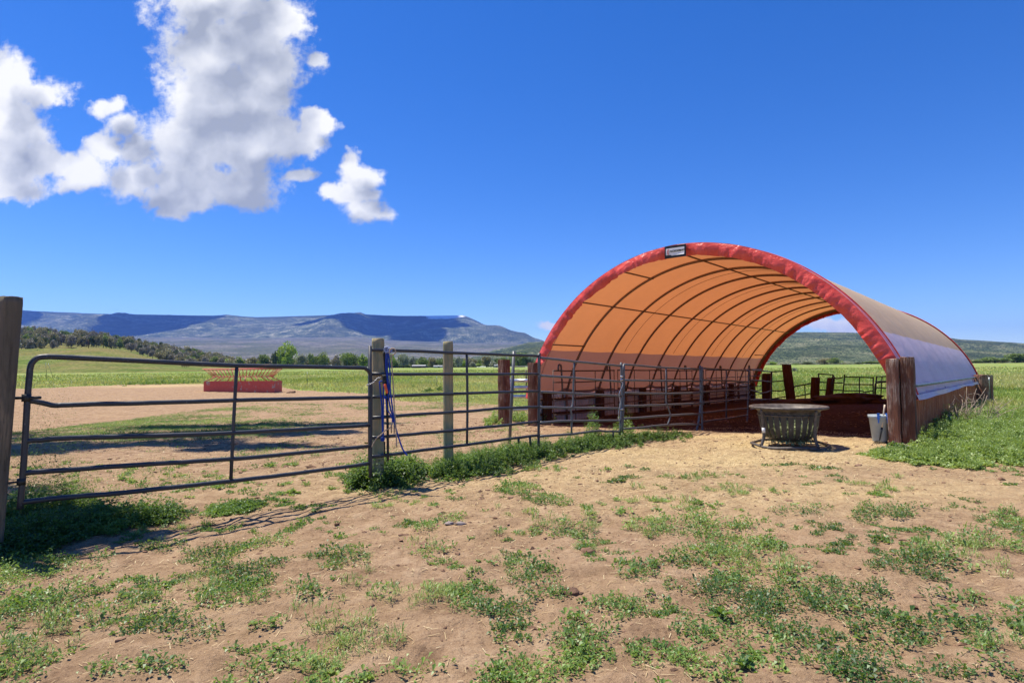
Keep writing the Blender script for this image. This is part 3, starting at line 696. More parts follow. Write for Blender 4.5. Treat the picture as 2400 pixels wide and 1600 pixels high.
# round posts
g = Yg(886, 7.16); t0 = at(886, 793, g[1]); P0 = timber(g - [0, 0, .1], t0, .152, .152, 0, 5, M_POSTG, 'round_post', None, 40, True, .004)
tag(P0, 'thick round wooden post with green tinted top beside the hanging halters', 'post')
g = Yg(1050, 8.05); t0 = at(1050, 800, g[1]); P1 = timber(g - [0, 0, .1], t0, .141, .141, 0, 6, M_POSTG, 'round_post', None, 40, True, .004)
tag(P1, 'round pale wooden post with a knot behind the middle of the first panel', 'post')
g = Yg(-10, 4.56); t0 = at(27, 696, g[1]); P2 = timber(g - [0, 0, .1], t0, .146, .146, 0, 7, M_POSTD, 'round_post', None, 40, True, .005)
tag(P2, 'tall grey round wooden hinge post at the left edge of the picture', 'post')
POST_L = (g, t0)

# ------------------------------------------------------------------ tube gates and panels
def tube_thing(name, label, cat, A, Bp, rails, stiles, m, r=.021, group=None, extra=None, bend=.006, seed=1, uprights=(), rs=None, feet=()):
    """rails, stiles and uprights: lists of picture points laid on the upright plane through ground points A and B"""
    A = np.asarray(A, float); Bp = np.asarray(Bp, float)
    T = thing(name, label, cat, (A + Bp) / 2, group)
    pl = lambda q: np.array([onplane(a, b, A, Bp) for a, b in q])
    for i, q in enumerate(rails):
        MB().tube(wavy(smoothpath(pl(q), 4) if len(q) > 2 else pl(q), bend, seed * 10 + i), r, 10).build('rail', m, T)
    for i, q in enumerate(stiles):
        MB().tube(smoothpath(pl(q), 6) if len(q) > 2 else pl(q), (rs or r) * 1.08, 10).build('stile', m, T)
    for i, q in enumerate(uprights):
        MB().tube(smoothpath(pl(q), 3) if len(q) > 2 else pl(q), r * .82, 8).build('upright', m, T)
    for q in feet:
        MB().tube(pl(q), r * .8, 8).build('foot', m, T)
    return T
GA, GB = Yg(48, 4.63), Yg(867, 6.9)
gate = tube_thing('tube_gate', 'long dark tube farm gate with five rails hung from the left post', 'gate', GA, GB,
    [[(66,938),(80,940),(130,950),(160,948),(300,945),(545,938),(700,934),(866,931)],
     [(58,1034),(110,1029),(165,1026),(400,1019),(545,1014),(700,1006),(866,996)],
     [(56,1108),(150,1101),(400,1084),(542,1075),(700,1061),(866,1045)],
     [(52,1176),(143,1166),(280,1155),(400,1142),(540,1127),(700,1108),(866,1086)]],
    [[(47,1192),(56,1080),(64,940),(69,880),(71,862),(76,849),(88,839),(104,836),(140,836.5),(300,844),(545,856),(700,859),(845,862),(857,864),(865,871),(868.5,884),(869,960),(868,1118)]],
    M_TUBE, .0215, uprights=[[(555,858),(549,960),(541,1126)]], seed=1, bend=.004)
gate.children[-2].name = 'outer_frame' if len(gate.children) else ''
for ch in gate.children:
    if ch.name.startswith('stile'): ch.name = 'outer_frame'
def local(mb, name, m, T, smooth=True): return mb.build(name, m, T, smooth)
# hinges on the gate
hb = MB(); q = onplane(62, 932, GA, GB); pz = POST_L[0] * (1 - .45) + POST_L[1] * .45
hb.tube([[pz[0] + .07, pz[1] - .02, q[2] + .06], [q[0] - .09, q[1] - .05, q[2] + .05], [q[0] - .07, q[1] - .03, q[2]]], .009, 6).tube([q + [-.09, -.02, 0], q + [.10, .02, 0]], .012, 8)
hb.tube([q + [0, 0, -.03], q + [0, 0, .03]], .032, 12); local(hb, 'hinge', M_TUBE_BK, gate)
hb = MB(); q = onplane(50, 1128, GA, GB); hb.tube([[POST_L[0][0] + .06, POST_L[0][1], q[2]], q], .009, 6).tube([q + [0, 0, -.025], q + [0, 0, .025]], .03, 12); local(hb, 'hinge', M_TUBE_BK, gate)

C3 = lambda L_: [(820 + a / 3.92, 760 + b / 3.92) for a, b in L_]
C4 = lambda L_: [(1220 + a / 3.92, 780 + b / 3.92) for a, b in L_]
C5 = lambda L_: [(1650 + a / 4.6128, 740 + b / 4.6128) for a, b in L_]
PA, PB, PC, PD, PE = Yg(867, 6.93), Yg(1262.6, 9.29), Yg(1456, 10.9), Yg(1641, 12.8), Yg(1754, 15.3)
pg = 'corral panels in the fence line'
tube_thing('corral_panel', 'dark six rail corral panel between the halter post and the leaning steel post', 'fence panel', PA, PB,
    [C3([(196,235),(400,240),(1073,265),(1740,292)]), C3([(196,457),(1073,457),(1725,455)]), C3([(196,670),(600,650),(1073,634),(1740,615)]),
     C3([(196,857),(1073,796),(1400,770),(1740,756)]), C3([(196,1043),(640,1003),(1073,962),(1740,893)]), C3([(200,1213),(340,1198),(700,1150),(1073,1104),(1500,1045),(1740,1016)])],
    [C3([(185,197),(183,1290)]), C3([(1742,262),(1737,700),(1733,1160)])], M_TUBE, .021, pg, uprights=[C3([(1073,270),(1080,700),(1076,1100)])], seed=2,
    feet=[C3([(1550,1040),(1551,1090)]), C3([(1652,1028),(1660,1120)])])
tube_thing('corral_panel', 'grey six rail corral panel with a kinked middle upright, from barn corner to ratchet post', 'fence panel', PB, PC,
    [C4([(180,228),(492,262),(925,302)]), C4([(180,390),(490,412),(925,448)]), C4([(180,542),(490,556),(925,577)]), C4([(180,682),(480,687),(925,692)]),
     C4([(180,822),(465,806),(925,805)]), C4([(180,948),(470,928),(590,912),(700,898),(800,903),(920,905)])],
    [C4([(925,272),(930,600),(912,935)]), C4([(168,190),(172,500),(165,960)])], M_TUBE2, .021, pg, uprights=[C4([(494,268),(487,440),(482,640),(462,700),(470,760),(468,920)])], seed=3,
    feet=[C4([(850,905),(852,960)]), C4([(88,960),(92,1040)])])
tube_thing('corral_panel', 'light worn corral panel with a bent middle upright, before the crossed twin posts', 'fence panel', PC, PD,
    [C4([(948,288),(1330,320),(1655,328)]), C4([(955,432),(1335,440),(1655,443)]), C4([(945,550),(1340,556),(1655,548)]), C4([(940,672),(1350,658),(1655,645)]),
     C4([(940,788),(1370,756),(1655,742)]), C4([(948,880),(1080,872),(1250,852),(1350,845),(1480,838),(1655,842)])],
    [C4([(948,290),(945,560),(935,930)]), C4([(1650,300),(1655,620),(1640,780),(1612,925)])], M_TUBE2, .021, pg, uprights=[C4([(1337,318),(1337,560),(1340,640),(1375,740),(1370,790),(1350,845)])], seed=4)
tube_thing('corral_panel', 'curving corral panel running from sunlight into the shade of the barn', 'fence panel', PD, PE,
    [C4([(1668,325),(1890,337),(2095,347)]), C4([(1668,434),(1890,437),(2095,450)]), C4([(1668,542),(1890,530),(2095,524)]), C4([(1668,638),(1890,620),(2095,603)]),
     C4([(1668,733),(1890,708),(2090,690)]), C4([(1668,812),(1890,786),(2085,752)])],
    [C4([(1668,310),(1665,640),(1672,945)]), C4([(2098,322),(2088,700),(2078,860)])], M_TUBE2, .021, pg, uprights=[C4([(1892,338),(1890,788)])], seed=5)
g = ground(1194, 1040); q = at(1204.5, 823, g[1]); sp_ = MB().tube([g - [0, 0, .05], q], .03, 12).build('steel_post', M_TUBE2, None, origin=g)
tag(sp_, 'leaning grey steel pipe post behind the first corral panel', 'post')
# panels inside and behind the barn
PF, PG_ = Yg(1806, 25.5), Yg(1854, 25.2)
gb = 'corral panels across the back of the barn'
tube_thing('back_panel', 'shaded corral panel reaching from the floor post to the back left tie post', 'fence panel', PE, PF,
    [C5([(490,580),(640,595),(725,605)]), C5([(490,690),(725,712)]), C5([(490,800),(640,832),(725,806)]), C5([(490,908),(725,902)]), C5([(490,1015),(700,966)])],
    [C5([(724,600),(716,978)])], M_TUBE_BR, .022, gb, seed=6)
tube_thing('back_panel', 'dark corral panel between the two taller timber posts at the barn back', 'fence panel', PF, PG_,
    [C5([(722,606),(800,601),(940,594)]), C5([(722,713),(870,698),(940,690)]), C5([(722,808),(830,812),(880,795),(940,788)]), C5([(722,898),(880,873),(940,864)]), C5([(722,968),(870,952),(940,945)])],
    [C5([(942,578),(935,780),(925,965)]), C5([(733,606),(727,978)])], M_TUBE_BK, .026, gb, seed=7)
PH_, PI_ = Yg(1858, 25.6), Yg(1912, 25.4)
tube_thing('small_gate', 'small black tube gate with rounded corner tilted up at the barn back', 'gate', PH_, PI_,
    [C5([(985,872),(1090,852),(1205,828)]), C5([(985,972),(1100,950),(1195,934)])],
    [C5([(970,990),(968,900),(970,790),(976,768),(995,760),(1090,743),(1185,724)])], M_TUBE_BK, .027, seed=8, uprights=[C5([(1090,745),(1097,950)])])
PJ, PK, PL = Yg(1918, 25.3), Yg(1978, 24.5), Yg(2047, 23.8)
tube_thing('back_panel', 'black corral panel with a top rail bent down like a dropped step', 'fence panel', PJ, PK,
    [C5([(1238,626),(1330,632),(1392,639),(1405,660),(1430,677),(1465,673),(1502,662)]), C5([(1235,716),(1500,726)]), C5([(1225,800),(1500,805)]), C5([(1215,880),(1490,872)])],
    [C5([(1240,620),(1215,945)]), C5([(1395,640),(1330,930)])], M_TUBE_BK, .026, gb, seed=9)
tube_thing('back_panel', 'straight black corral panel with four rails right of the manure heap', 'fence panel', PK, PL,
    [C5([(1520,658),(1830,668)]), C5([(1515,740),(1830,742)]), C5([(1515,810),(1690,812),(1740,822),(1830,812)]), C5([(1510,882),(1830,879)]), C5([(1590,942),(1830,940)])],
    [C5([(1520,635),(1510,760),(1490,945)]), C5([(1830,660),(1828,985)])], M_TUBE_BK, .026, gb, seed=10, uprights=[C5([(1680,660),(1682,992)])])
PM, PN = Yg(2049, 23.4), Yg(2078, 22.6)
tube_thing('small_gate', 'narrow black tube gate just left of the front tie posts', 'gate', PM, PN,
    [C5([(1855,708),(2000,706)]), C5([(1850,778),(2000,784)]), C5([(1848,905),(2000,905)]), C5([(1846,962),(2000,960)]), C5([(1862,658),(1990,654)])],
    [C5([(1866,655),(1842,985)]), C5([(2000,640),(2000,990)]), C5([(1846,960),(1850,760),(1870,725),(2000,712)])], M_TUBE_BK, .024, seed=11, uprights=[C5([(1925,655),(1905,975)])])
for (p0, y0, p1, y1, w_, Y_, s_, lb) in ((1796,955,1797.5,875,.34,25.8,21,'square orange brown timber post, leftmost at the barn back'),
        (1853,955,1843,854,.32,25.2,22,'tallest timber post at the barn back, leaning left'),
        (1908,957,1911.5,884,.30,25.2,23,'short timber post right of the small tilted gate'),
        (1940,945,1948,885,.26,25.,24,'short timber post leaning right beside the manure heap')):
    q = at(p0, 900, Y_); g = gp(q[0], q[1]); t_ = at(p1, y1, Y_)
    tag(timber(g - [0, 0, .05], t_, w_, w_ * .8, .2, s_, M_TIE_DK, 'timber_post', None, 16), lb, 'post')
# the old feed fence along the left wall
tg = 'old brown feed panels along the left barn wall'
k = 0
for a0 in (-.1, 3.0, 6.1, 9.2, 12.3):
    a1 = a0 + 2.9; tt = W - .95; A_, B_ = bp(a0, tt), bp(a1, tt); A_[2] = gz(A_[0], A_[1]); B_[2] = gz(B_[0], B_[1])
    T = thing('feed_panel', 'rusty brown feed panel along the left inside wall, ' + ('nearest the barn mouth', 'second from the barn mouth', 'third from the barn mouth', 'fourth from the barn mouth', 'deepest in the barn')[k], 'fence panel', (A_ + B_) / 2, tg)
    for i, h in enumerate((1.40, 1.10, .86, .64, .45, .27)):
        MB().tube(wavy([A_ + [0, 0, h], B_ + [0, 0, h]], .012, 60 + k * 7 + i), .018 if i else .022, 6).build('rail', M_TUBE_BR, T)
    for q in (0, .33, .66, 1.):
        P = A_ * (1 - q) + B_ * q; MB().tube([P + [0, 0, .1], P + [0, 0, 1.4]], .012, 6).build('bar', M_TUBE_BR, T)
    for q in (.12, .92) if k in (0, 1) else (.5,):
        P = A_ * (1 - q) + B_ * q; d = np.array([AX2[0], AX2[1], 0]) * .10
        MB().tube(smoothpath([P + d * .5 + [0, 0, .7], P + [0, 0, 1.45], P - d * .3 + [0, 0, 1.55], P - d * 1.1 + [0, 0, 1.55], P - d * 1.3 + [0, 0, 1.42]], 4), .024, 7).build('hook_bar', M_TUBE_BR, T)
    k += 1
# silver tube rails between the two tie posts
A_, B_ = Yg(1192, 16.1), Yg(1246, 15.8)
tube_thing('silver_gate', 'shiny galvanised four rail gate between the two left tie posts', 'gate', A_, B_,
    [C3([(1470,515),(1690,515)]), C3([(1470,578),(1690,578)]), C3([(1465,662),(1690,662)]), C3([(1465,782),(1690,776)])], [C3([(1470,495),(1466,800)]), C3([(1690,495),(1690,800)])], M_GALV, .047, seed=12, bend=.002)

# ------------------------------------------------------------------ round hay feeder in the barn mouth
M_FEED_ = simple('weathered_feeder_steel', (.06, .05, .045), (.15, .13, .115), 12, .5, .3)
M_SLAT_ = simple('grey_poly_slat', (.035, .035, .032), (.075, .07, .065), 10, .5)
M_HAY = simple('green_hay', (.22, .26, .12), (.38, .40, .22), 60, .95)
M_PAPER = simple('white_tag', (.7, .7, .68), (.8, .8, .78), 20, .6, 0, 0)
def torus_path(c, r, z, n=48, sx=1.): a = np.arange(n) * 2 * math.pi / n; return np.column_stack([c[0] + r * np.cos(a) * sx, c[1] + r * np.sin(a), z + 0 * a])
def lathe(mb, c, prof, n=48, a0=0., a1=2 * math.pi):
    a = np.linspace(a0, a1, n + 1); P = np.array([[(c[0] + r * math.cos(q), c[1] + r * math.sin(q), z) for q in a] for r, z in prof]); return mb.grid(P)
def build_feeder():
    g = ground(1850, 1045); z = g[2]; R = .585; M_FEED, M_SLAT = M_FEED_, M_SLAT_
    T = thing('basket_hay_feeder', 'round grey basket hay feeder with flared rim standing in the barn mouth', 'hay feeder', g)
    rp = torus_path(g, R * .98, z + .03); rp[:, 2] += .012 * np.sin(np.arange(48) * .6); MB().tube(rp, .022, 8, closed=True).build('base_ring', M_FEED, T)
    rim = MB(); lathe(rim, g, [(R * .99, z + .63), (R * .97, z + .655), (R * .93, z + .65), (R * .80, z + .575), (R * .76, z + .555)]); rim.build('rim', M_FEED, T)
    MB().tube(torus_path(g, R * .985, z + .635), .02, 8, closed=True).build('rim_tube', M_FEED, T)
    for zz, rr in ((.515, .79), (.555, .77)): MB().tube(torus_path(g, R * rr, z + zz), .014, 6, closed=True).build('hoop_band', M_FEED, T)
    for k in range(26):
        a = k * 2 * math.pi / 26; ca, sa = math.cos(a), math.sin(a); tx = np.array([-sa, ca, 0])
        P = []
        for q, (r_, h) in enumerate([(.775, .56), (.75, .46), (.72, .34), (.68, .24), (.60, .16), (.42, .115)]):
            w = .048 - .004 * q; c = np.array([g[0] + R * r_ * ca, g[1] + R * r_ * sa, z + h]); P.append([c - tx * w, c - tx * w * .3 + np.array([ca, sa, 0]) * .012, c + tx * w * .3 + np.array([ca, sa, 0]) * .012, c + tx * w])
        MB().grid(np.array(P)).build('slat', M_SLAT, T)
    bowl = MB(); lathe(bowl, g, [(R * .72, z + .30), (R * .60, z + .19), (R * .5, z + .122), (R * .3, z + .085), (.02, z + .075)]); bo = MB()
    lathe(bo, g, [(R * .62, z + .165), (R * .50, z + .115), (R * .3, z + .078), (.02, z + .07)]); bo.build('bowl', M_SLAT, T)
    for k in range(4):
        a = math.radians(19.6) + k * math.pi / 2; ca, sa = math.cos(a), math.sin(a); d = np.array([ca, sa, 0])
        P = smoothpath([g + d * R * .94 + [0, 0, .61], g + d * R * .90 + [0, 0, .47], g + d * R * .88 + [0, 0, .30], g + d * R * .89 + [0, 0, .16], g + d * R * .98 + [0, 0, .03]], 5)
        MB().tube(P, .024, 8).build('leg', M_FEED, T)
    q = g + np.array([math.cos(math.radians(199.6)), math.sin(math.radians(199.6)), 0]) * R * .88; MB().tube([q + [0, 0, .24], q + [0, 0, .32]], .028, 8).build('paper_tag', M_PAPER, T)
    hay = MB(); rg = np.random.default_rng(5); n = 2600
    rr = R * .62 * np.sqrt(rg.random(n)); aa = rg.random(n) * 6.283; zz = rg.uniform(.10, .34, n); rr = rr * np.clip(.6 + zz * 1.4, 0, 1.05)
    c = np.column_stack([g[0] + rr * np.cos(aa), g[1] + rr * np.sin(aa), z + zz]); d = rg.normal(size=(n, 3)) * .045; w = rg.normal(size=(n, 3)) * .004
    V = np.stack([c - d - w, c - d + w, c + d + w, c + d - w], 1).reshape(-1, 3); f = np.arange(4 * n).reshape(-1, 4)
    o = mkobj('hay', V - g, f, M_HAY, None, loc=g); tag(o, 'pale green hay heaped inside the round basket feeder', 'hay', kind='stuff')
    lump = MB().ball(g + [0, 0, .19], (R * .5, R * .5, .10), 3, .3).build('hay_core', M_HAY, o); lump.location = (0, 0, 0); lump.data.transform(Matrix.Translation(Vector(-g)))
build_feeder()

# ------------------------------------------------------------------ red bunk feeder in the paddock
def red_mat():
    m, nt, p = mat('chipped_red_paint'); v = coords(nt); n = noise_n(nt, v, 2.2, 7, .65); n2 = noise_n(nt, v, 14, 5, .6)
    c = ramp(nt, n2, [(.3, (.46, .05, .035)), (.7, (.62, .09, .065))]); c = mix(nt, mapr(nt, n, .57, .64, 0, .9), c, (.36, .31, .27)); c = mix(nt, mapr(nt, n, .25, .36, .6, 0), c, (.20, .06, .035))
    nt.links.new(c, p.inputs['Base Color']); p.inputs['Roughness'].default_value = .55; return m
M_RED = red_mat(); M_PINK = simple('faded_red_frame', (.42, .10, .07), (.58, .22, .16), 12, .6)
def build_bunk():
    # corners of the trough seen in the picture
    c0, c1, c2 = ground(477, 915), ground(642, 920), ground(661, 917)
    Yb = c1[1]; c0 = at(477, 915, Yb + 1.2); c1 = at(642, 921, Yb); c2 = at(661, 917, Yb + 1.15)
    c0[2] = gz(c0[0], c0[1]); c1[2] = gz(c1[0], c1[1]); c2[2] = gz(c2[0], c2[1]); c3 = c0 + (c2 - c1)
    zb = min(c0[2], c1[2]) ; T = thing('bunk_feeder', 'chipped red metal bunk feeder with slanted hay rack out in the paddock', 'feeder', (c0 + c2) / 2)
    ht = .80; C = [np.array([c[0], c[1], 0]) for c in (c0, c1, c2, c3)]
    mb = MB()
    for i in range(4):
        a, b = C[i], C[(i + 1) % 4]; inn = (C[(i + 2) % 4] - b); inn /= np.linalg.norm(inn); inn *= .04
        if i % 2: a, b = a + (b - a) * .03, b - (b - a) * .03
        V = [[*a[:2], zb - .03], [*b[:2], zb - .03], [*(b + inn)[:2], zb - .03], [*(a + inn)[:2], zb - .03]]; V = V + [[x, y, zb + ht] for x, y, _ in V]
        w = MB().add(V, [(0, 1, 5, 4), (1, 2, 6, 5), (2, 3, 7, 6), (3, 0, 4, 7), (4, 5, 6, 7)])
        w.build('trough_side' if i % 2 == 0 else 'trough_end', M_RED, T, smooth=False)
    cx = sum(C) / 4; lerp = lambda u, v, h: C[0] * (1 - u) * (1 - v) + C[1] * u * (1 - v) + C[2] * u * v + C[3] * (1 - u) * v + np.array([0, 0, zb + h])
    mb = MB().add([lerp(.02, .05, .2), lerp(.98, .05, .2), lerp(.98, .95, .2), lerp(.02, .95, .2)], [(0, 1, 2, 3)]).build('trough_floor', M_RED, T, smooth=False)
    top, mid = 1.66, 1.12
    for h, iu, iv in ((mid, .10, .22), (top, -.02 + .02, .0)):
        P = [lerp(iu, iv, h), lerp(1 - iu, iv, h), lerp(1 - iu, 1 - iv, h), lerp(iu, 1 - iv, h)]
        MB().tube(P + P[:1], .036, 6).build('rack_frame', M_PINK, T)
    for v0, v1 in ((.22, 0.), (.78, 1.)):
        for k in range(19):
            u = k / 18; MB().tube([lerp(.10 + .80 * u, v0, mid), lerp(u, v1, top)], .02, 5).build('rack_bar', M_PINK, T)
        for k in range(6):
            u = k / 5; MB().tube([lerp(.02 + .96 * u, 0.02 if v0 < .5 else .98, ht), lerp(.10 + .80 * (u * .9 + .05), v0, mid)], .034, 6).build('rack_leg', M_PINK, T)
    for u0, u1 in ((.10, 0.), (.90, 1.)):
        for k in range(1, 5):
            v = k / 5; MB().tube([lerp(u0, .22 + .56 * v, mid), lerp(u1, v, top)], .02, 5).build('rack_bar', M_PINK, T)
    roofm = MB().add([lerp(-.02, -.1, top + .02), lerp(1.02, -.1, top + .02), lerp(1.02, -.02, top + .05), lerp(-.02, -.02, top + .05)], [(0, 1, 2, 3)]).build('rack_edge', M_RED, T, smooth=False)
build_bunk()

# ------------------------------------------------------------------ tub, pitchfork, ropes
M_TUB = simple('grey_plastic', (.28, .33, .35), (.38, .43, .45), 6, .45, 0, .05)
M_BLUEP = simple('blue_plastic', (.03, .14, .55), (.05, .2, .65), 6, .4, 0, .05)
M_HANDLE = simple('pale_ash_wood', (.55, .45, .33), (.68, .58, .45), 20, .6)
def build_tub():
    g = Yg(2056, 9.75); T = thing('muck_tub', 'pale grey plastic tub with blue handle clips beside the pitchfork', 'tub', g)
    b = MB(); lathe(b, g, [(.02, g[2] + .01), (.105, g[2] + .01), (.112, g[2] + .03), (.152, g[2] + .40), (.165, g[2] + .41), (.166, g[2] + .455), (.158, g[2] + .455), (.145, g[2] + .42), (.11, g[2] + .06), (.02, g[2] + .06)], 36)
    b.build('tub_body', M_TUB, T)
    for a in (-2.2, -1.35):
        d = np.array([math.cos(a), math.sin(a), 0]); h = MB().box(g + d * .165 + [0, 0, .44], (.035, .03, .10), a + math.pi / 2); h.box(g + d * .15 + [0, 0, .48], (.04, .06, .02), a + math.pi / 2); h.box(g + d * .165 + [0, 0, .36], (.02, .014, .06), a + math.pi / 2)
        h.build('handle_clip', M_BLUEP, T, smooth=False)
def build_fork():
    Y = 9.62; P = lambda a, b, y=Y: at(1645 + a / 4.6128, 740 + b / 4.6128, y)
    T = thing('pitchfork', 'pitchfork with pale wooden handle leaning on the left tie post', 'pitchfork', Yg(2062, Y))
    MB().tube([P(1978, 960), P(1972, 1010), P(1945, 1215)], .0135, 8).build('handle', M_HANDLE, T)
    m = MB().tube([P(1947, 1205), P(1935, 1270), P(1922, 1345)], [.016, .014, .009], 8); m.build('ferrule', M_TUBE_BK, T)
    for i in range(4):
        dx = (-62, -30, 0, 30)[i]; MB().tube(smoothpath([P(1920, 1345), P(1905 + dx * .5, 1350 + (3 - i) * 2, Y - .02), P(1888 + dx * .8, 1400, Y - .06 - i * .02), P(1895 + dx, 1510, Y - .10)], 5), .0045, 6).build('tine', M_TUBE_BK, T)
build_tub(); build_fork()
M_ROPEB = simple('blue_rope', (.012, .035, .26), (.03, .09, .45), 90, .8, 0, .4); M_ROPEW = simple('blue_white_rope', (.06, .11, .34), (.55, .6, .7), 110, .8, 0, .4)
M_ROPET = simple('tan_rope', (.34, .25, .17), (.52, .42, .32), 90, .85, 0, .4); M_STRAP = simple('black_strap', (.012, .012, .014), (.035, .033, .03), 30, .7)
M_ORANGE = simple('orange_plastic', (.80, .12, .03), (.9, .17, .05), 8, .4, 0, 0)
def C6(L_, Y=6.75): return np.array([at(850 + a / 5.227, 780 + b / 5.227, Y) for a, b in L_])
def rope(mb, L_, r, Y=6.75, n=7): return mb.tube(smoothpath(C6(L_, Y), 5), r, n)
def knot(mb, p, r, Y=6.75):
    c = C6([p], Y)[0]; a = np.arange(14) * 2 * math.pi / 14
    for k in range(3): mb.tube(np.column_stack([c[0] + r * np.cos(a), c[1] + r * .6 * np.sin(a + k), c[2] + r * np.sin(a) * (.8 if k % 2 else .5) + (k - 1) * r * .6]), r * .42, 6, closed=True)
    return mb
gN = Yg(905, 6.75)
T = thing('lead_rope', 'blue and white lead rope wrapped over the top rail beside the round post', 'rope', gN)
m_ = MB(); knot(m_, (300, 205), .026); knot(m_, (330, 215), .022); m_.build('hitch', M_ROPEW, T)
m_ = MB(); rope(m_, [(290,220),(285,400),(300,560),(318,800),(350,960),(375,1080)], .0085); rope(m_, [(308,225),(302,420),(318,640),(322,820),(345,960)], .0085); rope(m_, [(318,240),(335,500),(338,700),(365,920),(392,1100),(430,1250),(470,1370),(500,1440),(545,1500)], .0095)
m_.build('strand', M_ROPEB, T)
T = thing('rope_halter', 'bright blue rope halter with knotted loop hanging against the round post', 'halter', gN)
m_ = MB(); rope(m_, [(205,600),(222,760),(236,900),(238,1060),(243,1180),(246,1270)], .0085, 6.78); rope(m_, [(258,610),(256,800),(252,980),(250,1120),(250,1270)], .0085, 6.77); rope(m_, [(205,600),(232,590),(258,610)], .0085, 6.78)
rope(m_, [(280,790),(300,930),(335,990),(370,1070)], .0075, 6.74); m_.build('cord', M_ROPEB, T); m_ = MB(); knot(m_, (246, 1300), .017, 6.77); knot(m_, (372, 1078), .011, 6.74); knot(m_, (283, 790), .012, 6.74); m_.build('knot', M_ROPEB, T)
T = thing('tan_lead', 'thin tan leather lead looped over the top rail and hanging straight down', 'rope', gN)
m_ = MB(); rope(m_, [(355,300),(330,262),(333,215),(352,192),(385,192),(403,215),(395,250),(365,272),(352,300),(372,600),(386,860),(404,1100),(414,1280),(416,1400)], .0075, 6.72); m_.build('cord', M_ROPET, T)
T = thing('tan_halter', 'worn tan rope halter trailing down to the left under the blue ropes', 'halter', gN)
m_ = MB(); rope(m_, [(362,1110),(335,1160),(285,1190),(230,1240),(160,1300),(112,1395)], .0065, 6.73); rope(m_, [(352,1120),(352,1225)], .009, 6.74); rope(m_, [(386,1120),(386,1235)], .008, 6.74); m_.build('cord', M_ROPET, T)
T = thing('black_strap', 'black nylon strap hanging from the top rail behind the blue ropes', 'strap', gN)
m_ = MB(); rope(m_, [(262,222),(278,420),(292,640),(300,900),(308,1200),(310,1560)], .016, 6.79, 5); rope(m_, [(268,1330),(270,1500)], .008, 6.79); m_.build('webbing', M_STRAP, T)
m_ = MB(); a = np.arange(60) * .9; c = C6([(262, 570)], 6.75)[0]
m_.tube(np.column_stack([c[0] + .022 * np.cos(a), c[1] + .022 * np.sin(a), c[2] - .05 + a / a[-1] * .10]), .004, 5); m_.build('coil', M_TUBE_BK, T)
T = thing('gate_grip', 'orange plastic spring gate grip hanging among the ropes', 'handle', gN)
MB().tube(C6([(270,622),(274,635),(296,728),(300,742)], 6.71), [.006, .0155, .0155, .008], 10).build('grip', M_ORANGE, T); MB().tube(C6([(262,590),(270,625)], 6.71), .005, 6).build('shank', M_TUBE_BK, T)
T = thing('gate_chain', 'short zinc chain round the gate end and the round post', 'chain', gN)
cp = smoothpath(C6([(48,638),(75,632),(110,618),(140,600),(165,572),(190,552),(220,545)], 6.72), 3)
for i in range(len(cp) - 1):
    c = (cp[i] + cp[i + 1]) / 2; d = cp[i + 1] - cp[i]; a = np.arange(8) * math.pi / 4; L_ = np.linalg.norm(d) * .75; d = d / np.linalg.norm(d); s_ = np.array([0, 0, 1.]) if i % 2 else np.array([0, 1., 0])
    MB().tube(c + np.outer(np.cos(a) * L_, d) + np.outer(np.sin(a) * .009, s_), .0035, 5, closed=True).build('link', M_CHAIN, T)
T = thing('ratchet_wire', 'twist of pale wire and clips on the corral post near the barn corner', 'wire', Yg(1457, 10.8))
m_ = MB(); m_.tube(smoothpath([at(1220 + a / 3.92, 780 + b / 3.92, 10.75) for a, b in [(930,405),(918,440),(940,470),(905,560),(915,640),(900,740),(908,830)]], 4), .006, 5); m_.build('wire', M_GALV, T)
for b in (400, 430, 700): MB().box(at(1220 + 930 / 3.92, 780 + b / 3.92, 10.72), (.05, .03, .03), .4).build('clip', M_GALV, T)

# ------------------------------------------------------------------ posts and wires out in the meadow
M_TPOST = simple('green_steel_post', (.05, .08, .06), (.09, .12, .09), 20, .6)
def tpost(px, yb, yt, label, pxt=None, group=None, r=.022, m=None, Y=None):
    g = ground(px, yb) if Y is None else Yg(px, Y); t_ = at(px if pxt is None else pxt, yt, g[1])
    T = thing('steel_fence_post', label, 'fence post', g, group)
    MB().tube([g - [0, 0, .05], t_], r, 4).build('stake', m or M_TPOST, T)
    MB().tube([g * .15 + t_ * .85, t_], r * 1.1, 4).build('white_tip', M_PAPER, T); return T
tpost(720, 903, 872, 'thin steel stake in the meadow right of the red feeder'); tpost(1024, 906, 882, 'thin steel stake in the meadow left of the second round post')
tpost(110.5, 894, 850, 'upright steel stake of a leaning pair in the left meadow', 107); tpost(127, 893, 851, 'leaning steel stake of the pair in the left meadow', 113)
q = at(207, 838, 262); g = np.array([q[0], q[1], HZ(q[0], q[1])]); T = thing('utility_pole', 'dark utility pole standing on the green knoll', 'pole', g)
MB().tube([g - [0, 0, .3], at(207, 795, 262)], [.16, .11], 8).build('pole_shaft', M_TIE_DK, T); MB().box(at(207, 797, 262), (1.6, .12, .12)).build('crossarm', M_TIE_DK, T)
# timber posts and a green stake at the far right corner of the barn
for (px, yt, w_, Y_, lb) in ((2300, 878, .42, 20.6, 'wide pale timber post at the far right corner of the barn'), (2316, 879, .26, 20.9, 'narrow timber post right of the wide one at the far barn corner')):
    q = at(px, 900, Y_); g = gp(q[0], q[1]); t_ = at(px, yt, Y_); tag(timber(g - [0, 0, .05], t_, w_, w_ * .7, .3, int(px), M_TIE_PALE, 'timber_post', None, 16), lb, 'post')
tpost(2318, 958, 884, 'green steel stake in front of the far right timber posts', Y=20.2)

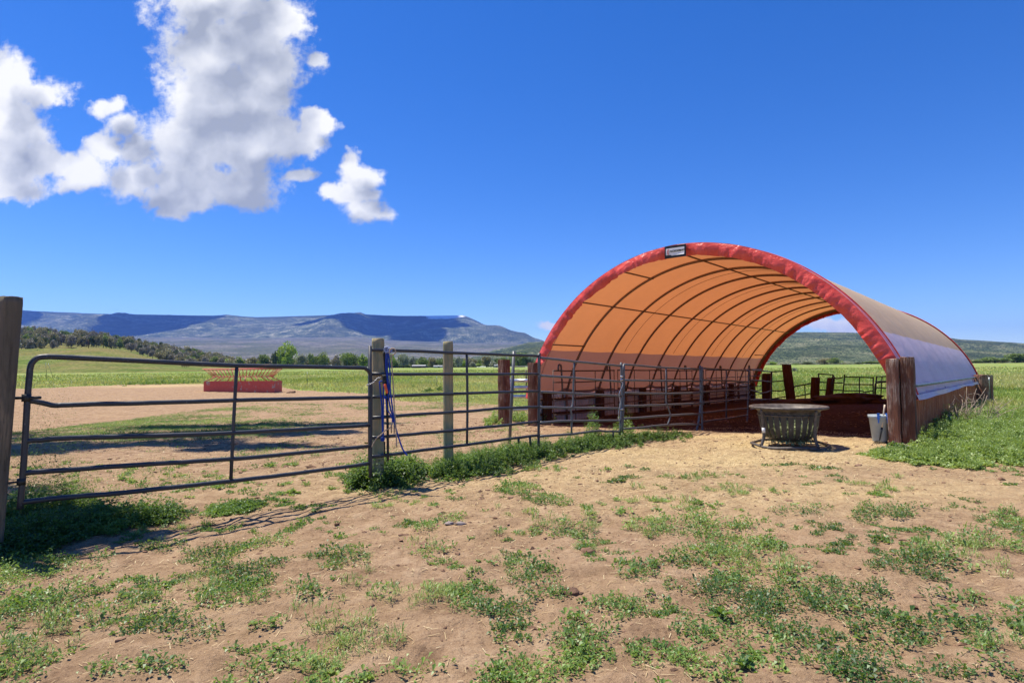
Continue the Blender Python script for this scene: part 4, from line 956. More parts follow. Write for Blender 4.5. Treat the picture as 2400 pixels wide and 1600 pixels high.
# ------------------------------------------------------------------ leaves
def leaves(base, ang, el, ln, wd, fold=.25, droop=.25, seed=0):
    n = len(base); ca, sa, ce, se = np.cos(ang), np.sin(ang), np.cos(el), np.sin(el)
    d = np.stack([ca * ce, sa * ce, se], 1); p = np.stack([-sa, ca, 0 * sa], 1)
    up = np.cross(d, p); up *= -np.sign(up[:, 2:3] + 1e-9) * -1
    mid = base + d * (ln * .5)[:, None]; tip = base + d * ln[:, None]; tip[:, 2] -= droop * ln
    a = mid + p * (wd * .5)[:, None] + np.array([0, 0, 1.]) * (fold * wd)[:, None]; b = mid - p * (wd * .5)[:, None] + np.array([0, 0, 1.]) * (fold * wd)[:, None]
    V = np.stack([base, b, tip, a], 1).reshape(-1, 3); return V, np.arange(4 * n).reshape(-1, 4)
M_WEED = leaf_mat('weed_leaf', (.04, .10, .024), (.10, .21, .04), (.23, .34, .07), .38)
M_WEED2 = leaf_mat('pale_weed_leaf', (.09, .17, .045), (.17, .28, .065), (.31, .41, .11), .38)
M_GRASS = leaf_mat('meadow_grass', (.13, .22, .035), (.23, .34, .06), (.46, .44, .17), .35)
M_DRY = simple('dry_stem', (.30, .22, .16), (.48, .38, .29), 20, .9)
M_STRAW = leaf_mat('straw', (.32, .22, .11), (.52, .39, .20), (.72, .60, .36), .1)
def plants(C, H, R, nl, size, rng, tint0=None, elev=(.15, 1.1), wr=.5):
    """leafy weeds: centres C, heights H, spread R, nl leaves each"""
    n = len(C); N_ = n * nl; i = np.repeat(np.arange(n), nl); t = rng.random(N_) ** .8
    ang = rng.random(N_) * 2 * math.pi; rr = R[i] * np.sqrt(rng.random(N_)) * (1 - .5 * t * (H[i] > R[i]))
    a2 = rng.random(N_) * 2 * math.pi
    b = C[i] + np.stack([np.cos(a2) * rr, np.sin(a2) * rr, H[i] * t], 1)
    ln = size[i] * rng.uniform(.55, 1.3, N_); el = elev[0] + (elev[1] - elev[0]) * rng.random(N_)
    V, f = leaves(b, ang, el, ln, ln * wr * rng.uniform(.7, 1.2, N_)); tn = (tint0[i] if tint0 is not None else .5) + rng.normal(0, .2, N_)
    return V, f, np.repeat(np.clip(tn, 0, 1), 4)
def join(parts):
    V, F_, T_, o = [], [], [], 0
    for v, f, t in parts: V.append(v); F_.append(f + o); T_.append(t); o += len(v)
    return np.concatenate(V), np.concatenate(F_), np.concatenate(T_)
def surf(x, y): r = np.hypot(x, y); return gz(x, y) + und(x, y) * np.clip(1.3 - r / 60, 0, 1)

# ---- low weeds over the foreground and the trodden yard
PATCH = [(90,1350,150,50),(60,1450,130,55),(240,1320,45,18),(140,1420,110,60),(450,1300,120,38),(545,1365,110,70),(350,1430,60,55),(470,1480,90,40),(600,1450,60,25),
    (850,1500,110,55),(740,1450,80,25),(960,1565,70,25),(900,1400,60,18),(1190,1425,110,45),(1050,1430,90,40),(1270,1400,60,40),(1250,1350,80,30),(1620,1235,140,45),
    (1700,1300,140,55),(1820,1350,150,50),(1680,1385,120,40),(1950,1400,150,50),(1750,1455,160,50),(2090,1485,130,40),(1620,1550,120,50),(1860,1500,110,40),(1330,1235,100,26),
    (1350,1500,90,50),(1290,1570,80,40),(1500,1350,60,20),(2200,1335,190,40),(2330,1270,130,50),(2200,1425,120,45),(2360,1475,80,40),(1900,1195,150,12),(2080,1200,110,14),
    (2355,1208,36,14),(1290,1175,60,14),(1210,1145,50,10),(60,1560,120,50),(300,1560,120,36),(650,1560,110,36),(1150,1570,60,30),(1450,1430,60,30),(2000,1560,110,36),(2250,1560,110,36),(1480,1240,30,10),(800,1310,80,20),(980,1290,70,18),(700,1390,60,20),(1080,1215,60,12),(1000,1240,30,10),(640,1270,50,12)]
def weed_prob(x, y):
    px, py = project(np.column_stack([x, y, gz(x, y)])); p = np.zeros(len(x))
    for a, b, ra, rb in PATCH:
        d = ((px - a) / (ra * 1.0)) ** 2 + ((py - b) / (rb * 1.0)) ** 2; p = np.maximum(p, np.exp(-d * d * .9))
    n = fbm(x * 2.3, y * 2.3, 4, 61); n2 = fbm(x * 7, y * 7, 3, 66)
    base = sst(1120, 1300, py) * .20 + sst(1080, 1140, py) * .05
    q = np.maximum(p * 1.0, base)
    return np.clip((q * 1.1 + (n - .5) * 2.6 + (n2 - .5) * 2.6) * 1.4 - .58, 0, 1), p, py
def build_ground_weeds():
    rg = np.random.default_rng(11); n = 130000
    x = rg.uniform(-9, 12, n); y = 1.3 + 11.5 * rg.random(n) ** 1.25
    pr, p, py = weed_prob(x, y); a, t = barn_uv(x, y)
    dens = np.clip(1.15 - y * .045, .35, 1)
    k = (rg.random(n) < pr * .62 * dens) & ~((t > -.1) & (t < W + .3) & (a > -1.2)) & (np.nan_to_num(py, nan=1300) > 1085)
    x, y, p = x[k], y[k], p[k]; n = len(x); C = np.column_stack([x, y, surf(x, y) - .004])
    s = rg.lognormal(0, .4, n); far = np.clip(y / 5, 1, 1.8)
    kind = fbm(x * 1.3, y * 1.3, 3, 70) + rg.normal(0, .08, n)
    H = (.010 + .03 * p * s) * far; R = (.026 + .024 * s * (.4 + p)) * far ** .5; sz = (.014 + .010 * s) * far ** .8
    tint = np.clip(.5 + (fbm(x * 2, y * 2, 3, 71) - .5) * 1.8, 0, 1)
    parts = {}
    A_ = kind < .53; B_ = (kind >= .53) & (kind < .60); G_ = kind >= .60
    out1 = plants(C[A_], H[A_], R[A_], 21, sz[A_], rg, tint[A_], (.1, 1.3), .44); out2 = plants(C[B_], H[B_], R[B_] * .9, 14, sz[B_] * 1.15, rg, tint[B_], (.1, .9), .62)
    V, f, tt = out1; tag(mkobj('ground_weeds', V, f, M_WEED, smooth=False, attr={'tint': tt}), 'low dark green weeds scattered over the bare foreground soil', 'weeds', kind='stuff')
    V, f, tt = out2; tag(mkobj('ground_weeds', V, f, M_WEED2, smooth=False, attr={'tint': tt}), 'paler grey green leafy weeds scattered over the bare foreground soil', 'weeds', kind='stuff')
    V, f, tt = plants(C[G_], H[G_] * 1.3, R[G_] * .8, 24, sz[G_] * 1.9, rg, tint[G_] * .6 + .35, (.5, 1.4), .10); tag(mkobj('grass_tufts', V, f, M_WEED2, smooth=False, attr={'tint': tt}), 'short fine grass tufts between the foreground weeds', 'grass', kind='stuff')
    # trodden grass left in the paddock behind the gate
    n = 90000; x = rg.uniform(-14, 4, n); y = rg.uniform(6.5, 30, n); r = x / y
    px, py = project(np.column_stack([x, y, gz(x, y)]))
    q = .95 * np.exp(-(((px - 300) / 420) ** 2 + ((py - 1000) / 42) ** 2) ** 1.5) + .4 * np.exp(-((px - 700) / 200) ** 2 - ((py - 950) / 14) ** 2) + .5 * np.exp(-((px - 1000) / 160) ** 2 - ((py - 955) / 8) ** 2)
    q = q + .16 * (px < 1230); pr = np.clip(q + (fbm(x * .9, y * .9, 4, 81) - .5) * 1.8 - .28, 0, 1); a, t = barn_uv(x, y)
    k = (rg.random(n) < pr * .9) & (x - y < -9.2 + 1e-9) | ((rg.random(n) < pr * .6) & (x - y > -9.2) & (y > 9.5) & (t > W + .4)); x, y = x[k], y[k]; n = len(x)
    C = np.column_stack([x, y, surf(x, y) - .004]); o = np.ones(n)
    V, f, tt = plants(C, .03 * o, .07 * o, 9, .05 * o, rg, np.clip(.5 + (fbm(x, y, 3, 82) - .5) * 2, 0, 1), (.2, 1.2), .22)
    tag(mkobj('paddock_grass', V, f, M_WEED, smooth=False, attr={'tint': tt}), 'short trampled grass growing in the paddock behind the gate', 'grass', kind='stuff')
build_ground_weeds()

# ---- taller weeds: beds along the fence and the bank beside the barn
def bed(name, label, spots, n, hmin, hmax, size, m=M_WEED, seed=1, kind='stuff', cat='weeds', nl=26, spread=.05, feather=0., Yf=None, tint=.45):
    """spots: picture ellipses (px, py, rx, ry) on the ground"""
    rg = np.random.default_rng(seed); P = []
    wts = np.array([s[2] * s[3] for s in spots], float); cnt = np.maximum(1, (wts / wts.sum() * n).astype(int))
    for s, c in zip(spots, cnt):
        g = ground(s[0], s[1]); gx = ground(s[0] + s[2], s[1]); gy = ground(s[0], s[1] - s[3]); rx = abs(gx[0] - g[0]); ry = abs(gy[1] - g[1])
        a = rg.random(c) * 6.283; r = np.sqrt(rg.random(c)) * (1 + .25 * rg.normal(size=c)); x = g[0] + rx * r * np.cos(a); y = g[1] + ry * r * np.sin(a)
        edge = np.clip(1.15 - r, .15, 1); P.append(np.column_stack([x, y, edge, np.full(c, s[4] if len(s) > 4 else 1.)]))
    P = np.concatenate(P); x, y = P[:, 0], P[:, 1]; c_ = len(x); C = np.column_stack([x, y, surf(x, y)])
    H = (hmin + (hmax - hmin) * rg.random(c_) ** 1.6 * (.4 + fbm(x * 3, y * 3, 3, seed) * 1.2)) * P[:, 2] ** .5 * P[:, 3]
    R = spread * (1 + 0 * H) + H * .16
    parts = [plants(C, H, R, nl, np.full(c_, size), rg, np.clip(tint + (fbm(x * 2.5, y * 2.5, 3, seed + 2) - .5) * 1.6, 0, 1), (.1, 1.1), .5)]
    if feather:
        k = rg.random(c_) < .7; Cf = C[k]; parts.append(plants(Cf, H[k] * (1 + feather * 3), R[k] * .8, 70, np.full(k.sum(), size * .75), rg, np.full(k.sum(), .75), (.7, 1.5), .13))
    V, f, t = join(parts); o = V.reshape(-1, 3).mean(0); o[2] = C[:, 2].min()
    ob = mkobj(name, V - o, f, m, smooth=False, loc=o, attr={'tint': t}); tag(ob, label, cat, kind=kind); return ob
bed('fence_weeds', 'dense dark leafy weeds spreading under the left end of the gate',
    [(40,1275,110,50),(150,1245,110,40),(260,1225,90,28),(360,1215,70,20),(70,1215,100,35,1.3)], 1900, .04, .24, .035, seed=21, tint=.25)
bed('feathery_weed', 'tall feathery weed with reddish stems growing at the gate hinge post', [(115,1205,70,26)], 260, .15, .85, .03, seed=22, feather=.35, kind=None, cat='plant', nl=10, tint=.5)
bed('weed_patch', 'low weed patch on bare soil in front of the gate middle', [(545,1190,55,14)], 150, .03, .12, .035, seed=23, kind=None, cat='weeds', tint=.35)
bed('weed_clump', 'big leafy weed clump wrapped round the foot of the halter post', [(905,1125,72,20,1.2),(855,1138,36,8),(955,1118,44,14)], 700, .08, .42, .045, seed=24, kind=None, cat='weeds', tint=.4)
bed('feathery_weed', 'tall feathery weed rising beside the hanging blue ropes', [(940,1112,48,12),(858,1122,30,8)], 150, .15, .66, .03, seed=25, feather=.35, kind=None, cat='plant', nl=10)
bed('fence_weeds', 'dense leafy weeds in a strip under the corral panels',
    [(1070,1098,46,20),(1130,1090,60,20,1.1),(1200,1074,60,16,1.2),(1270,1062,60,15,1.3),(1340,1052,60,12,1.2),(1400,1042,60,11),(1460,1035,60,9),(1530,1026,60,7,.8),(1590,1022,36,4,.6),(1050,1110,40,10)], 1500, .04, .22, .045, seed=26, feather=.2, tint=.22)
bed('feathery_weed', 'tall feathery weed left of the second corral panel foot', [(1388,1035,16,5)], 26, .35, .62, .05, seed=27, feather=.1, kind=None, cat='plant', nl=24, tint=.5)
bed('feathery_weed', 'yellowish feathery weed at the foot of the ratchet post', [(1462,1026,22,5)], 30, .35, .55, .045, seed=28, feather=.15, kind=None, cat='plant', nl=20, tint=.8)
bed('bank_weeds', 'leafy green weeds on the bank at the right of the barn',
    [(2090,1070,46,8,.4),(2150,1078,60,11,.4),(2210,1080,60,13,.5),(2300,1070,60,16,.6),(2380,1055,60,16,.7),(2180,1058,36,8,.5),(2240,1045,50,14,.9),(2300,1025,60,18,1.2),(2400,1015,90,20,1.1),(2260,1000,50,12,1.2),(2330,980,60,12,1.2),(2430,975,60,12)],
    3600, .03, .30, .055, seed=29, tint=.8, m=M_WEED2, feather=.2)
bed('bank_weeds', 'weeds tinted darker for the shade along the foot of the brown tin wall', [(2195,1036,22,5,.6),(2215,1012,16,8,.9),(2235,990,12,8,1.),(2110,1062,26,4,.4)], 360, .08, .36, .055, seed=30, tint=.35)  # shade beside the wall is put into the leaf tint
bed('tie_post_weeds', 'green weeds at the foot of the left tie posts', [(1160,990,22,5),(1215,985,30,5),(1275,985,24,5)], 260, .06, .5, .06, seed=31, tint=.6, m=M_WEED2, kind=None, cat='weeds')
for i, (px, py, s) in enumerate(((286,902,.7),(323,900,.9),(353,901,1.1),(382,900,1.4),(434,899,1.2),(1003,918,.9),(964,907,.7),(1032,915,.9))):
    nm = ('smallest dark leafy plant, leftmost in the row at the meadow edge','dark leafy plant, second in the row at the meadow edge','dark leafy plant, third in the row at the meadow edge','largest dark leafy plant of the row at the meadow edge','dark leafy plant standing apart left of the red feeder','dark leafy plant left of the second round post, beyond the rails','small pale plant in the meadow between the two round posts','dark leafy plant just behind the second round post')[i]
    bed('broadleaf_plant', nm, [(px, py, 12 * s, 1.8 * s)], 40, .10 * s, .40 * s, .15 * s, seed=40 + i, kind=None, cat='plant', nl=9, spread=.1, tint=.25)
# single rosettes on the soil
for i, (px, py, s) in enumerate(((1447,1204,1.0),(1545,1198,.9),(1690,1445,1.3),(1745,1570,1.3))):
    nm = ('broad leaved weed alone on the soil, left of its neighbour','broad leaved weed alone on the soil, right of its neighbour','broad round leaved weed among the right foreground patch','large pointed weed at the bottom edge right of centre')[i]
    bed('broadleaf_weed', nm, [(px, py, 10 * s, 4 * s)], 5, .015, .06 * s, .042 * s, seed=60 + i, kind=None, cat='plant', nl=5, spread=.02, tint=.7)

# ---- meadow grass
def build_meadow():
    rg = np.random.default_rng(31); n = 900000
    th = np.radians(rg.uniform(-50, 50, n)); r = 1 / rg.uniform(1 / 170, 1 / 9.5, n) ; x = r * np.sin(th); y = r * np.cos(th)
    g = world_grass_mask(x, y); a, t = barn_uv(x, y)
    k = rg.random(n) < g * np.clip(.25 + r / 60, 0, 1) * .9 * (.35 + 1.1 * fbm(x * .6, y * .6, 3, 90))
    x, y, r, a, t = x[k], y[k], r[k], a[k], t[k]; n = len(x); z = surf(x, y)
    H = rg.uniform(.03, .085, n) * (1 + 1.2 * sst(.5, .75, fbm(x * .25, y * .25, 3, 91))) * np.clip(r / 22, .8, 2.2); H *= np.where((t < 0) & (a < 14), 1.2, 1)
    w = np.maximum(.005, r * .0007); az = rg.random(n) * 6.283; lx = rg.normal(0, .35, n) * H; ly = rg.normal(0, .35, n) * H
    c, s = np.cos(az) * w, np.sin(az) * w
    V = np.stack([np.column_stack([x - c, y - s, z - .01]), np.column_stack([x + c, y + s, z - .01]), np.column_stack([x + lx, y + ly, z + H])], 1).reshape(-1, 3)
    dry = fbm(x * .09 + 4, y * .05, 4, 92); tn = np.clip(.35 + (dry - .5) * 3.0 + .55 * sst(.52, .66, fbm(x * .05, y * .12, 4, 93)) + .28 * sst(.25, .8, x / np.maximum(y, 1)) + rg.normal(0, .16, n), 0, 1)
    tag(mkobj('meadow_grass', V, np.arange(3 * n).reshape(-1, 3), M_GRASS, smooth=False, attr={'tint': np.repeat(tn, 3)}), 'green and yellow meadow grass beyond the paddock', 'grass', kind='stuff')
build_meadow()
# ---- straw and clods on the ground
def build_litter():
    rg = np.random.default_rng(51); n = 130000
    x = rg.uniform(-7, 11, n); y = 1.4 + 12 * rg.random(n) ** 1.1
    px, py = project(np.column_stack([x, y, gz(x, y)])); py = np.nan_to_num(py, nan=3000); px = np.nan_to_num(px)
    st = .25 + 1.2 * np.exp(-(((px - 1800) / 420) ** 2 + ((py - 1060) / 45) ** 2)) + .5 * np.exp(-(((px - 1450) / 420) ** 2 + ((py - 1130) / 60) ** 2)); a, t = barn_uv(x, y)
    k = (rg.random(n) < st * (.3 + fbm(x * 1.5, y * 1.5, 3, 52))) & ~((a > 1.5) & (t > 0) & (t < W)) & (world_grass_mask(x, y) < .5); x, y = x[k], y[k]; n = len(x); z = surf(x, y) + .006
    a = rg.random(n) * 6.283; L_ = rg.uniform(.005, .026, n) * (1 + y * .09); w = .0008 * (1 + y * .28); d = np.column_stack([np.cos(a) * L_, np.sin(a) * L_, rg.normal(0, .12, n) * L_]); p = np.column_stack([-np.sin(a) * w, np.cos(a) * w, 0 * a]); c = np.column_stack([x, y, z])
    V = np.stack([c - d - p, c - d + p, c + d + p, c + d - p], 1).reshape(-1, 3)
    tag(mkobj('loose_straw', V, np.arange(4 * n).reshape(-1, 4), M_STRAW, smooth=False, attr={'tint': np.repeat(rg.random(n), 4)}), 'pale straw bits strewn over the soil', 'straw', kind='stuff')
    # clods
    import bmesh
    bm = bmesh.new(); bmesh.ops.create_icosphere(bm, subdivisions=1, radius=1); v0 = np.array([q.co[:] for q in bm.verts]); f0 = np.array([[w.index for w in q.verts] for q in bm.faces]); bm.free()
    n = 26000; x = rg.uniform(-10, 11, n); y = 1.4 + 16 * rg.random(n); k = (rg.random(n) < .25 + 1.2 * (fbm(x * .9, y * .9, 4, 53) > .56)) & (world_grass_mask(x, y) < .4); x, y = x[k], y[k]; n = len(x)
    s = rg.lognormal(-5.15, .55, n) * (1 + y * .03); sc = np.column_stack([s * rg.uniform(.8, 1.8, n), s * rg.uniform(.8, 1.6, n), s * rg.uniform(.4, .9, n)]); a = rg.random(n) * 6.283
    v = v0[None] * sc[:, None] * (1 + .3 * rg.normal(size=(n, len(v0), 1))); cs, sn = np.cos(a)[:, None], np.sin(a)[:, None]
    v = np.stack([v[..., 0] * cs - v[..., 1] * sn, v[..., 0] * sn + v[..., 1] * cs, v[..., 2]], -1) + np.column_stack([x, y, surf(x, y) + s * .1])[:, None]
    F_ = (f0[None] + (np.arange(n) * len(v0))[:, None, None]).reshape(-1, 3)
    tag(mkobj('dirt_clods', v.reshape(-1, 3), F_, simple('clod_soil', (.13, .07, .042), (.30, .18, .11), 9, .95, 0, .5), smooth=False), 'small brown clods and dung crumbs lying on the soil', 'clods', kind='stuff')
    for i, (px, py, r) in enumerate(((682,920,.20),(1053,1225,.03),(1079,1226,.034),(1336,1388,.05))):
        g = ground(px, py); mb = MB().ball(g, (r * 1.4, r, r * .45), 70 + i, .5, 3)
        if i in (0, 3):
            for j in range(26): mb.ball(g + [rg.uniform(-1, 1) * r * 1.1, rg.uniform(-1, 1) * r * .7, rg.uniform(-.1, .35) * r], np.array([1.2, 1, .7]) * r * rg.uniform(.12, .42), 90 + j, .5, 2)
        o = mb.build('stone' if i in (1, 2) else 'dirt_lump', M_STONE if i in (1, 2) else M_CLOD, origin=g)
        tag(o, ('grey brown lump lying in front of the red feeder','flat grey stone, left of two on the bare soil','flat grey stone, right of two on the bare soil','rough heap of dark dirt in the middle foreground')[i], ('lump', 'stone', 'stone', 'dirt heap')[i])
M_STONE = simple('grey_stone', (.22, .17, .15), (.34, .28, .25), 12, .9, 0, .4); M_CLOD = simple('dark_clod', (.06, .03, .02), (.2, .115, .07), 14, .95, 0, .9)
build_litter()
# manure heap at the back of the barn, seen against the light
g = Yg(1985, 22.8); mb = MB(); mb.ball(g + [0, 0, .0], (1.4, .9, .36), 81, .5, 4).ball(g + [1.5, -.5, -.03], (1.5, .8, .2), 82, .45, 4).ball(g + [-1.5, .4, -.03], (1.4, .8, .2), 83, .45, 4)
tag(mb.build('manure_heap', simple('dark_manure', (.02, .009, .006), (.06, .028, .018), 6, .95, 0, .8), origin=g), 'dark manure heap in the shade at the back of the barn', 'heap')
# dead brush against the tin wall
def dead_brush():
    rg = random.Random(8); g = ground(2262, 1000); T = thing('dead_brush', 'pile of bare pale branches leaning on the brown tin wall', 'branches', g)
    q0 = Yg(2262, 12.4)
    for k in range(34):
        a = rg.uniform(0, math.pi * 2); el = rg.uniform(.1, 1.25); L_ = rg.uniform(.4, .85); b = q0 + np.array([rg.uniform(-.35, .5), rg.uniform(-.3, .3), .05]); d = np.array([math.cos(a) * math.cos(el) * .8 + .15, math.sin(a) * math.cos(el) * .5 - .1, math.sin(el)])
        P = [b]
        for j in range(5): d = d + np.array([rg.uniform(-.2, .2), rg.uniform(-.2, .2), rg.uniform(-.18, .12)]); P.append(P[-1] + d * L_ / 5)
        m_ = MB().tube(P, np.linspace(.013, .004, 6), 5)
        for j in (2, 3, 4):
            e = np.array([rg.uniform(-.25, .25), rg.uniform(-.2, .2), rg.uniform(-.05, .25)]); m_.tube([P[j], P[j] + e * .6, P[j] + e * 1.1], [.006, .004, .002], 4)
        m_.build('branch', M_DRY, T)
dead_brush()

# ------------------------------------------------------------------ trees
GREENS = {'green': leaf_mat('green_foliage', (.075, .12, .03), (.14, .21, .05), (.23, .31, .08), .3),
          'bright': leaf_mat('bright_foliage', (.12, .20, .025), (.23, .35, .045), (.36, .48, .09), .35),
          'silver': leaf_mat('silver_foliage', (.17, .20, .15), (.28, .31, .25), (.42, .45, .38), .2),
          'dark': leaf_mat('dark_foliage', (.045, .07, .03), (.085, .12, .05), (.15, .18, .075), .2),
          'olive': leaf_mat('olive_scrub', (.14, .135, .075), (.26, .245, .14), (.38, .35, .21), .2),
          'grey': leaf_mat('grey_scrub', (.18, .155, .125), (.29, .26, .205), (.40, .36, .30), .1)}
M_BARK = simple('grey_bark', (.06, .05, .04), (.14, .12, .10), 12, .9)
def crown_mesh(seed, nb=16, per=90, leaf=.10, squash=.85, spread=1.):
    """a crown of radius about 1 standing from z=.25 to 2, as leaf clumps"""
    rg = np.random.default_rng(seed); V = []
    c = rg.normal(size=(nb, 3)); c /= np.linalg.norm(c, axis=1, keepdims=True); c *= rg.uniform(.25, .78, (nb, 1)) * np.array([spread, spread, squash]); c[:, 2] = c[:, 2] + 1.05
    B, T_ = [], []
    for k in range(nb):
        r = rg.uniform(.26, .5); d = rg.normal(size=(per, 3)); d /= np.linalg.norm(d, axis=1, keepdims=True); B.append(c[k] + d * r * rg.uniform(.55, 1.08, (per, 1))); T_.append(np.full(per, rg.uniform(.1, .8)))
    B = np.concatenate(B); T_ = np.concatenate(T_) + rg.normal(0, .14, len(B)); n = len(B)
    u = rg.normal(size=(n, 3)); u /= np.linalg.norm(u, axis=1, keepdims=True); w = np.cross(u, rg.normal(size=(n, 3))); w /= np.linalg.norm(w, axis=1, keepdims=True); s = leaf * rg.uniform(.6, 1.3, (n, 1))
    V = np.stack([B - u * s, B - w * s * .7, B + u * s, B + w * s * .7], 1).reshape(-1, 3)
    return V, np.arange(4 * n).reshape(-1, 4), np.repeat(np.clip(T_, 0, 1), 4)
CROWNS = {}
def crown(kind, v, fine=False):
    k = (kind, v, fine)
    if k not in CROWNS:
        V, f, t = crown_mesh(100 + v * 7 + len(kind), 18 + v * 2, 120 if fine else 70, .075 if fine else .10, (.85, .7, .95)[v % 3], (1, 1.15, .85)[v % 3])
        o = mkobj('crown', V, f, GREENS[kind], smooth=False, attr={'tint': t}); CROWNS[k] = o.data; bpy.data.objects.remove(o)
    return CROWNS[k]
TR = MB(); TR.tube([[0, 0, -.1], [.03, .02, .5], [0, .04, 1.1]], [.07, .05, .02], 6)
for q in ((.45, .1), (-.4, .25), (.1, -.45), (-.2, -.3)): TR.tube([[.02, .02, .45], [q[0] * .6, q[1] * .6, .85], [q[0], q[1], 1.3]], [.035, .025, .01], 5)
_t = TR.build('trunk', M_BARK); TRUNK = _t.data; bpy.data.objects.remove(_t)
def tree(px, yb, yt, wpx, Y, kind, v, label, group, name='tree', cat='tree', zf=None, fine=False):
    q = at(px, yb, Y); z = zf(q[0], q[1]) if zf else float(gz(q[0], q[1])); top = at(px, yt, Y)[2]; h = max(top - z, .6) * 1.12; w = wpx * Y / F / 2
    o = bpy.data.objects.new(name, None); COL.objects.link(o); o.location = (q[0], q[1], z); o.rotation_euler = (0, 0, (px * 1.7) % 6.28); o.scale = (w, w, h / 2.0); tag(o, label, cat, group)
    for n_, d in (('crown', crown(kind, v % 4, fine)), ('trunk', TRUNK)):
        c = bpy.data.objects.new(n_, d); COL.objects.link(c); c.parent = o
    return o
tg = 'trees along the far edge of the meadow'
TL = [(672,853,809,46,'bright','tallest bright green tree on the far meadow edge right of the red feeder'),(656,853,831,18,'bright','small bright green tree touching the left side of the tallest tree'),
  (645,853,826,22,'dark','dark green tree just left of the tallest bright tree'),(706,853,831,28,'silver','silvery bush just right of the tallest bright tree'),
  (729,853,830,20,'green','narrow green tree right of the silvery bush'),(755,853,828,38,'green','wide rounded green tree left of the halter post'),(786,854,835,26,'grey','brownish thin leaved tree between two rounded green trees'),
  (819,854,826,42,'green','large rounded green tree nearest left of the halter post'),(851,854,834,28,'bright','light green tree half behind the halter post'),
  (808,854,847,18,'silver','low silvery bush at the foot of the large rounded tree'),(618,853,834,34,'green','hazy green tree left of the dark tree'),(588,853,838,26,'olive','dull green tree above the right half of the red feeder'),
  (560,853,838,28,'green','green tree above the middle of the red feeder'),(530,853,840,26,'bright','pale green tree above the red feeder'),(502,853,839,24,'green','green tree above the left end of the red feeder'),
  (476,853,838,26,'olive','olive tree left of the red feeder at the foot of the ridge'),(448,853,836,28,'green','green tree at the end of the scrubby ridge'),(420,853,840,22,'dark','dark tree low on the end of the ridge'),
  (918,856,834,22,'bright','bright green tree just right of the blue ropes'),(945,856,829,34,'silver','large silvery tree right of the blue ropes'),(968,857,838,22,'silver','small silvery tree right of the large silvery one'),
  (990,857,837,26,'green','dark branched green tree left of the second round post'),(1013,857,840,24,'olive','olive tree with pale trailer below it'),(1036,857,842,18,'green','green tree just left of the second round post'),
  (1075,858,838,20,'silver','upright silvery tree right of the second round post'),(1087,858,845,18,'bright','green bush right of the upright silvery tree'),(1108,858,850,20,'silver','low silvery bush between green bushes'),
  (1122,859,852,15,'bright','small yellow green bush left of the tie post'),(1157,859,849,30,'silver','wide silvery bush just left of the tie post'),(1100,857,838,34,'olive','hazy grey green tree behind the low bushes'),
  (1140,857,838,34,'olive','second hazy grey green tree behind the bushes'),(1216,860,826,44,'green','large green tree between the two left tie posts'),(1178,859,838,26,'green','green tree hidden behind the left tie post'),
  (1240,861,838,22,'dark','dark tree against the red barn edge'),
  (1812,866,849,20,'bright','light green bush leftmost in the view through the barn'),(1838,867,853,30,'silver','silvery bush in the left of the view through the barn'),(1866,867,852,24,'green','green bush above the tallest back post'),
  (1893,867,848,24,'dark','dark green tree left in the view through the barn'),(1908,867,854,30,'silver','silvery bush in front of the tall hazy tree'),(1932,867,840,36,'olive','tall hazy tree in the view through the barn, left one'),
  (1958,867,839,36,'green','tall hazy tree in the view through the barn, right one'),(1978,868,855,48,'silver','widest silvery bush in the view through the barn'),(2014,868,850,22,'dark','dark tree near the red leg of the barn'),(2042,868,847,40,'green','rounded green tree beside the red leg of the barn'),
  (2288,871,846,44,'green','rounded green tree just right of the barn roof edge'),(2333,871,838,60,'green','large dark green tree, second from the barn at the right'),(2385,872,831,56,'green','tallest green tree near the right edge'),(2440,872,834,60,'green','green tree cut by the right edge'),
  (2350,873,858,26,'grey','grey leafless bush below the large right trees'),(2310,872,856,26,'bright','bright green bush below the right trees')]
for i, (px, yb, yt, w, kd, lb) in enumerate(TL):
    tree(px, yb, yt - 1, w * 1.05, 305 + (i * 7) % 12 + (14 if 'hazy' in lb else 0), kd, i, lb, tg, fine=w > 30)
# background thicket filling the gaps
def thicket(name, label, pxs, Y, ytop, n, mats, seed):
    rg = np.random.default_rng(seed); Vs, Ts = [], []
    for k in range(n):
        px = rg.uniform(*pxs); y0 = Y + rg.uniform(-6, 16); q = at(px, 860, y0); z = float(gz(q[0], q[1])); yt = np.interp(px, ytop[0], ytop[1]) + rg.normal(0, 2.0); h = max(at(px, yt, y0)[2] - z, 1.); w = rg.uniform(1.6, 3.4)
        V, f, t = crown_mesh(seed * 100 + k % 6, 9, 40, .15); a = rg.uniform(0, 6.28); V = V * [w, w, h / 2]; V = np.column_stack([V[:, 0] * math.cos(a) - V[:, 1] * math.sin(a), V[:, 0] * math.sin(a) + V[:, 1] * math.cos(a), V[:, 2]]) + [q[0], q[1], z]
        Vs.append(V); Ts.append(np.clip(t + rg.uniform(-.25, .25), 0, 1))
    V = np.concatenate(Vs); tag(mkobj(name, V, np.arange(len(V)).reshape(-1, 4), GREENS[mats], smooth=False, attr={'tint': np.concatenate(Ts)}), label, 'thicket', kind='stuff')
thicket('thicket', 'far hedge of mixed green brush along the meadow edge, left part', (380, 900), 335, ([380, 900], [840, 838]), 120, 'olive', 3)
thicket('thicket', 'far hedge of mixed green brush along the meadow edge, middle part', (880, 1300), 335, ([880, 1300], [839, 842]), 100, 'green', 4)
thicket('thicket', 'far hedge of mixed brush seen through and right of the barn', (1760, 2600), 335, ([1760, 2100, 2300, 2600], [853, 854, 843, 840]), 140, 'olive', 5)
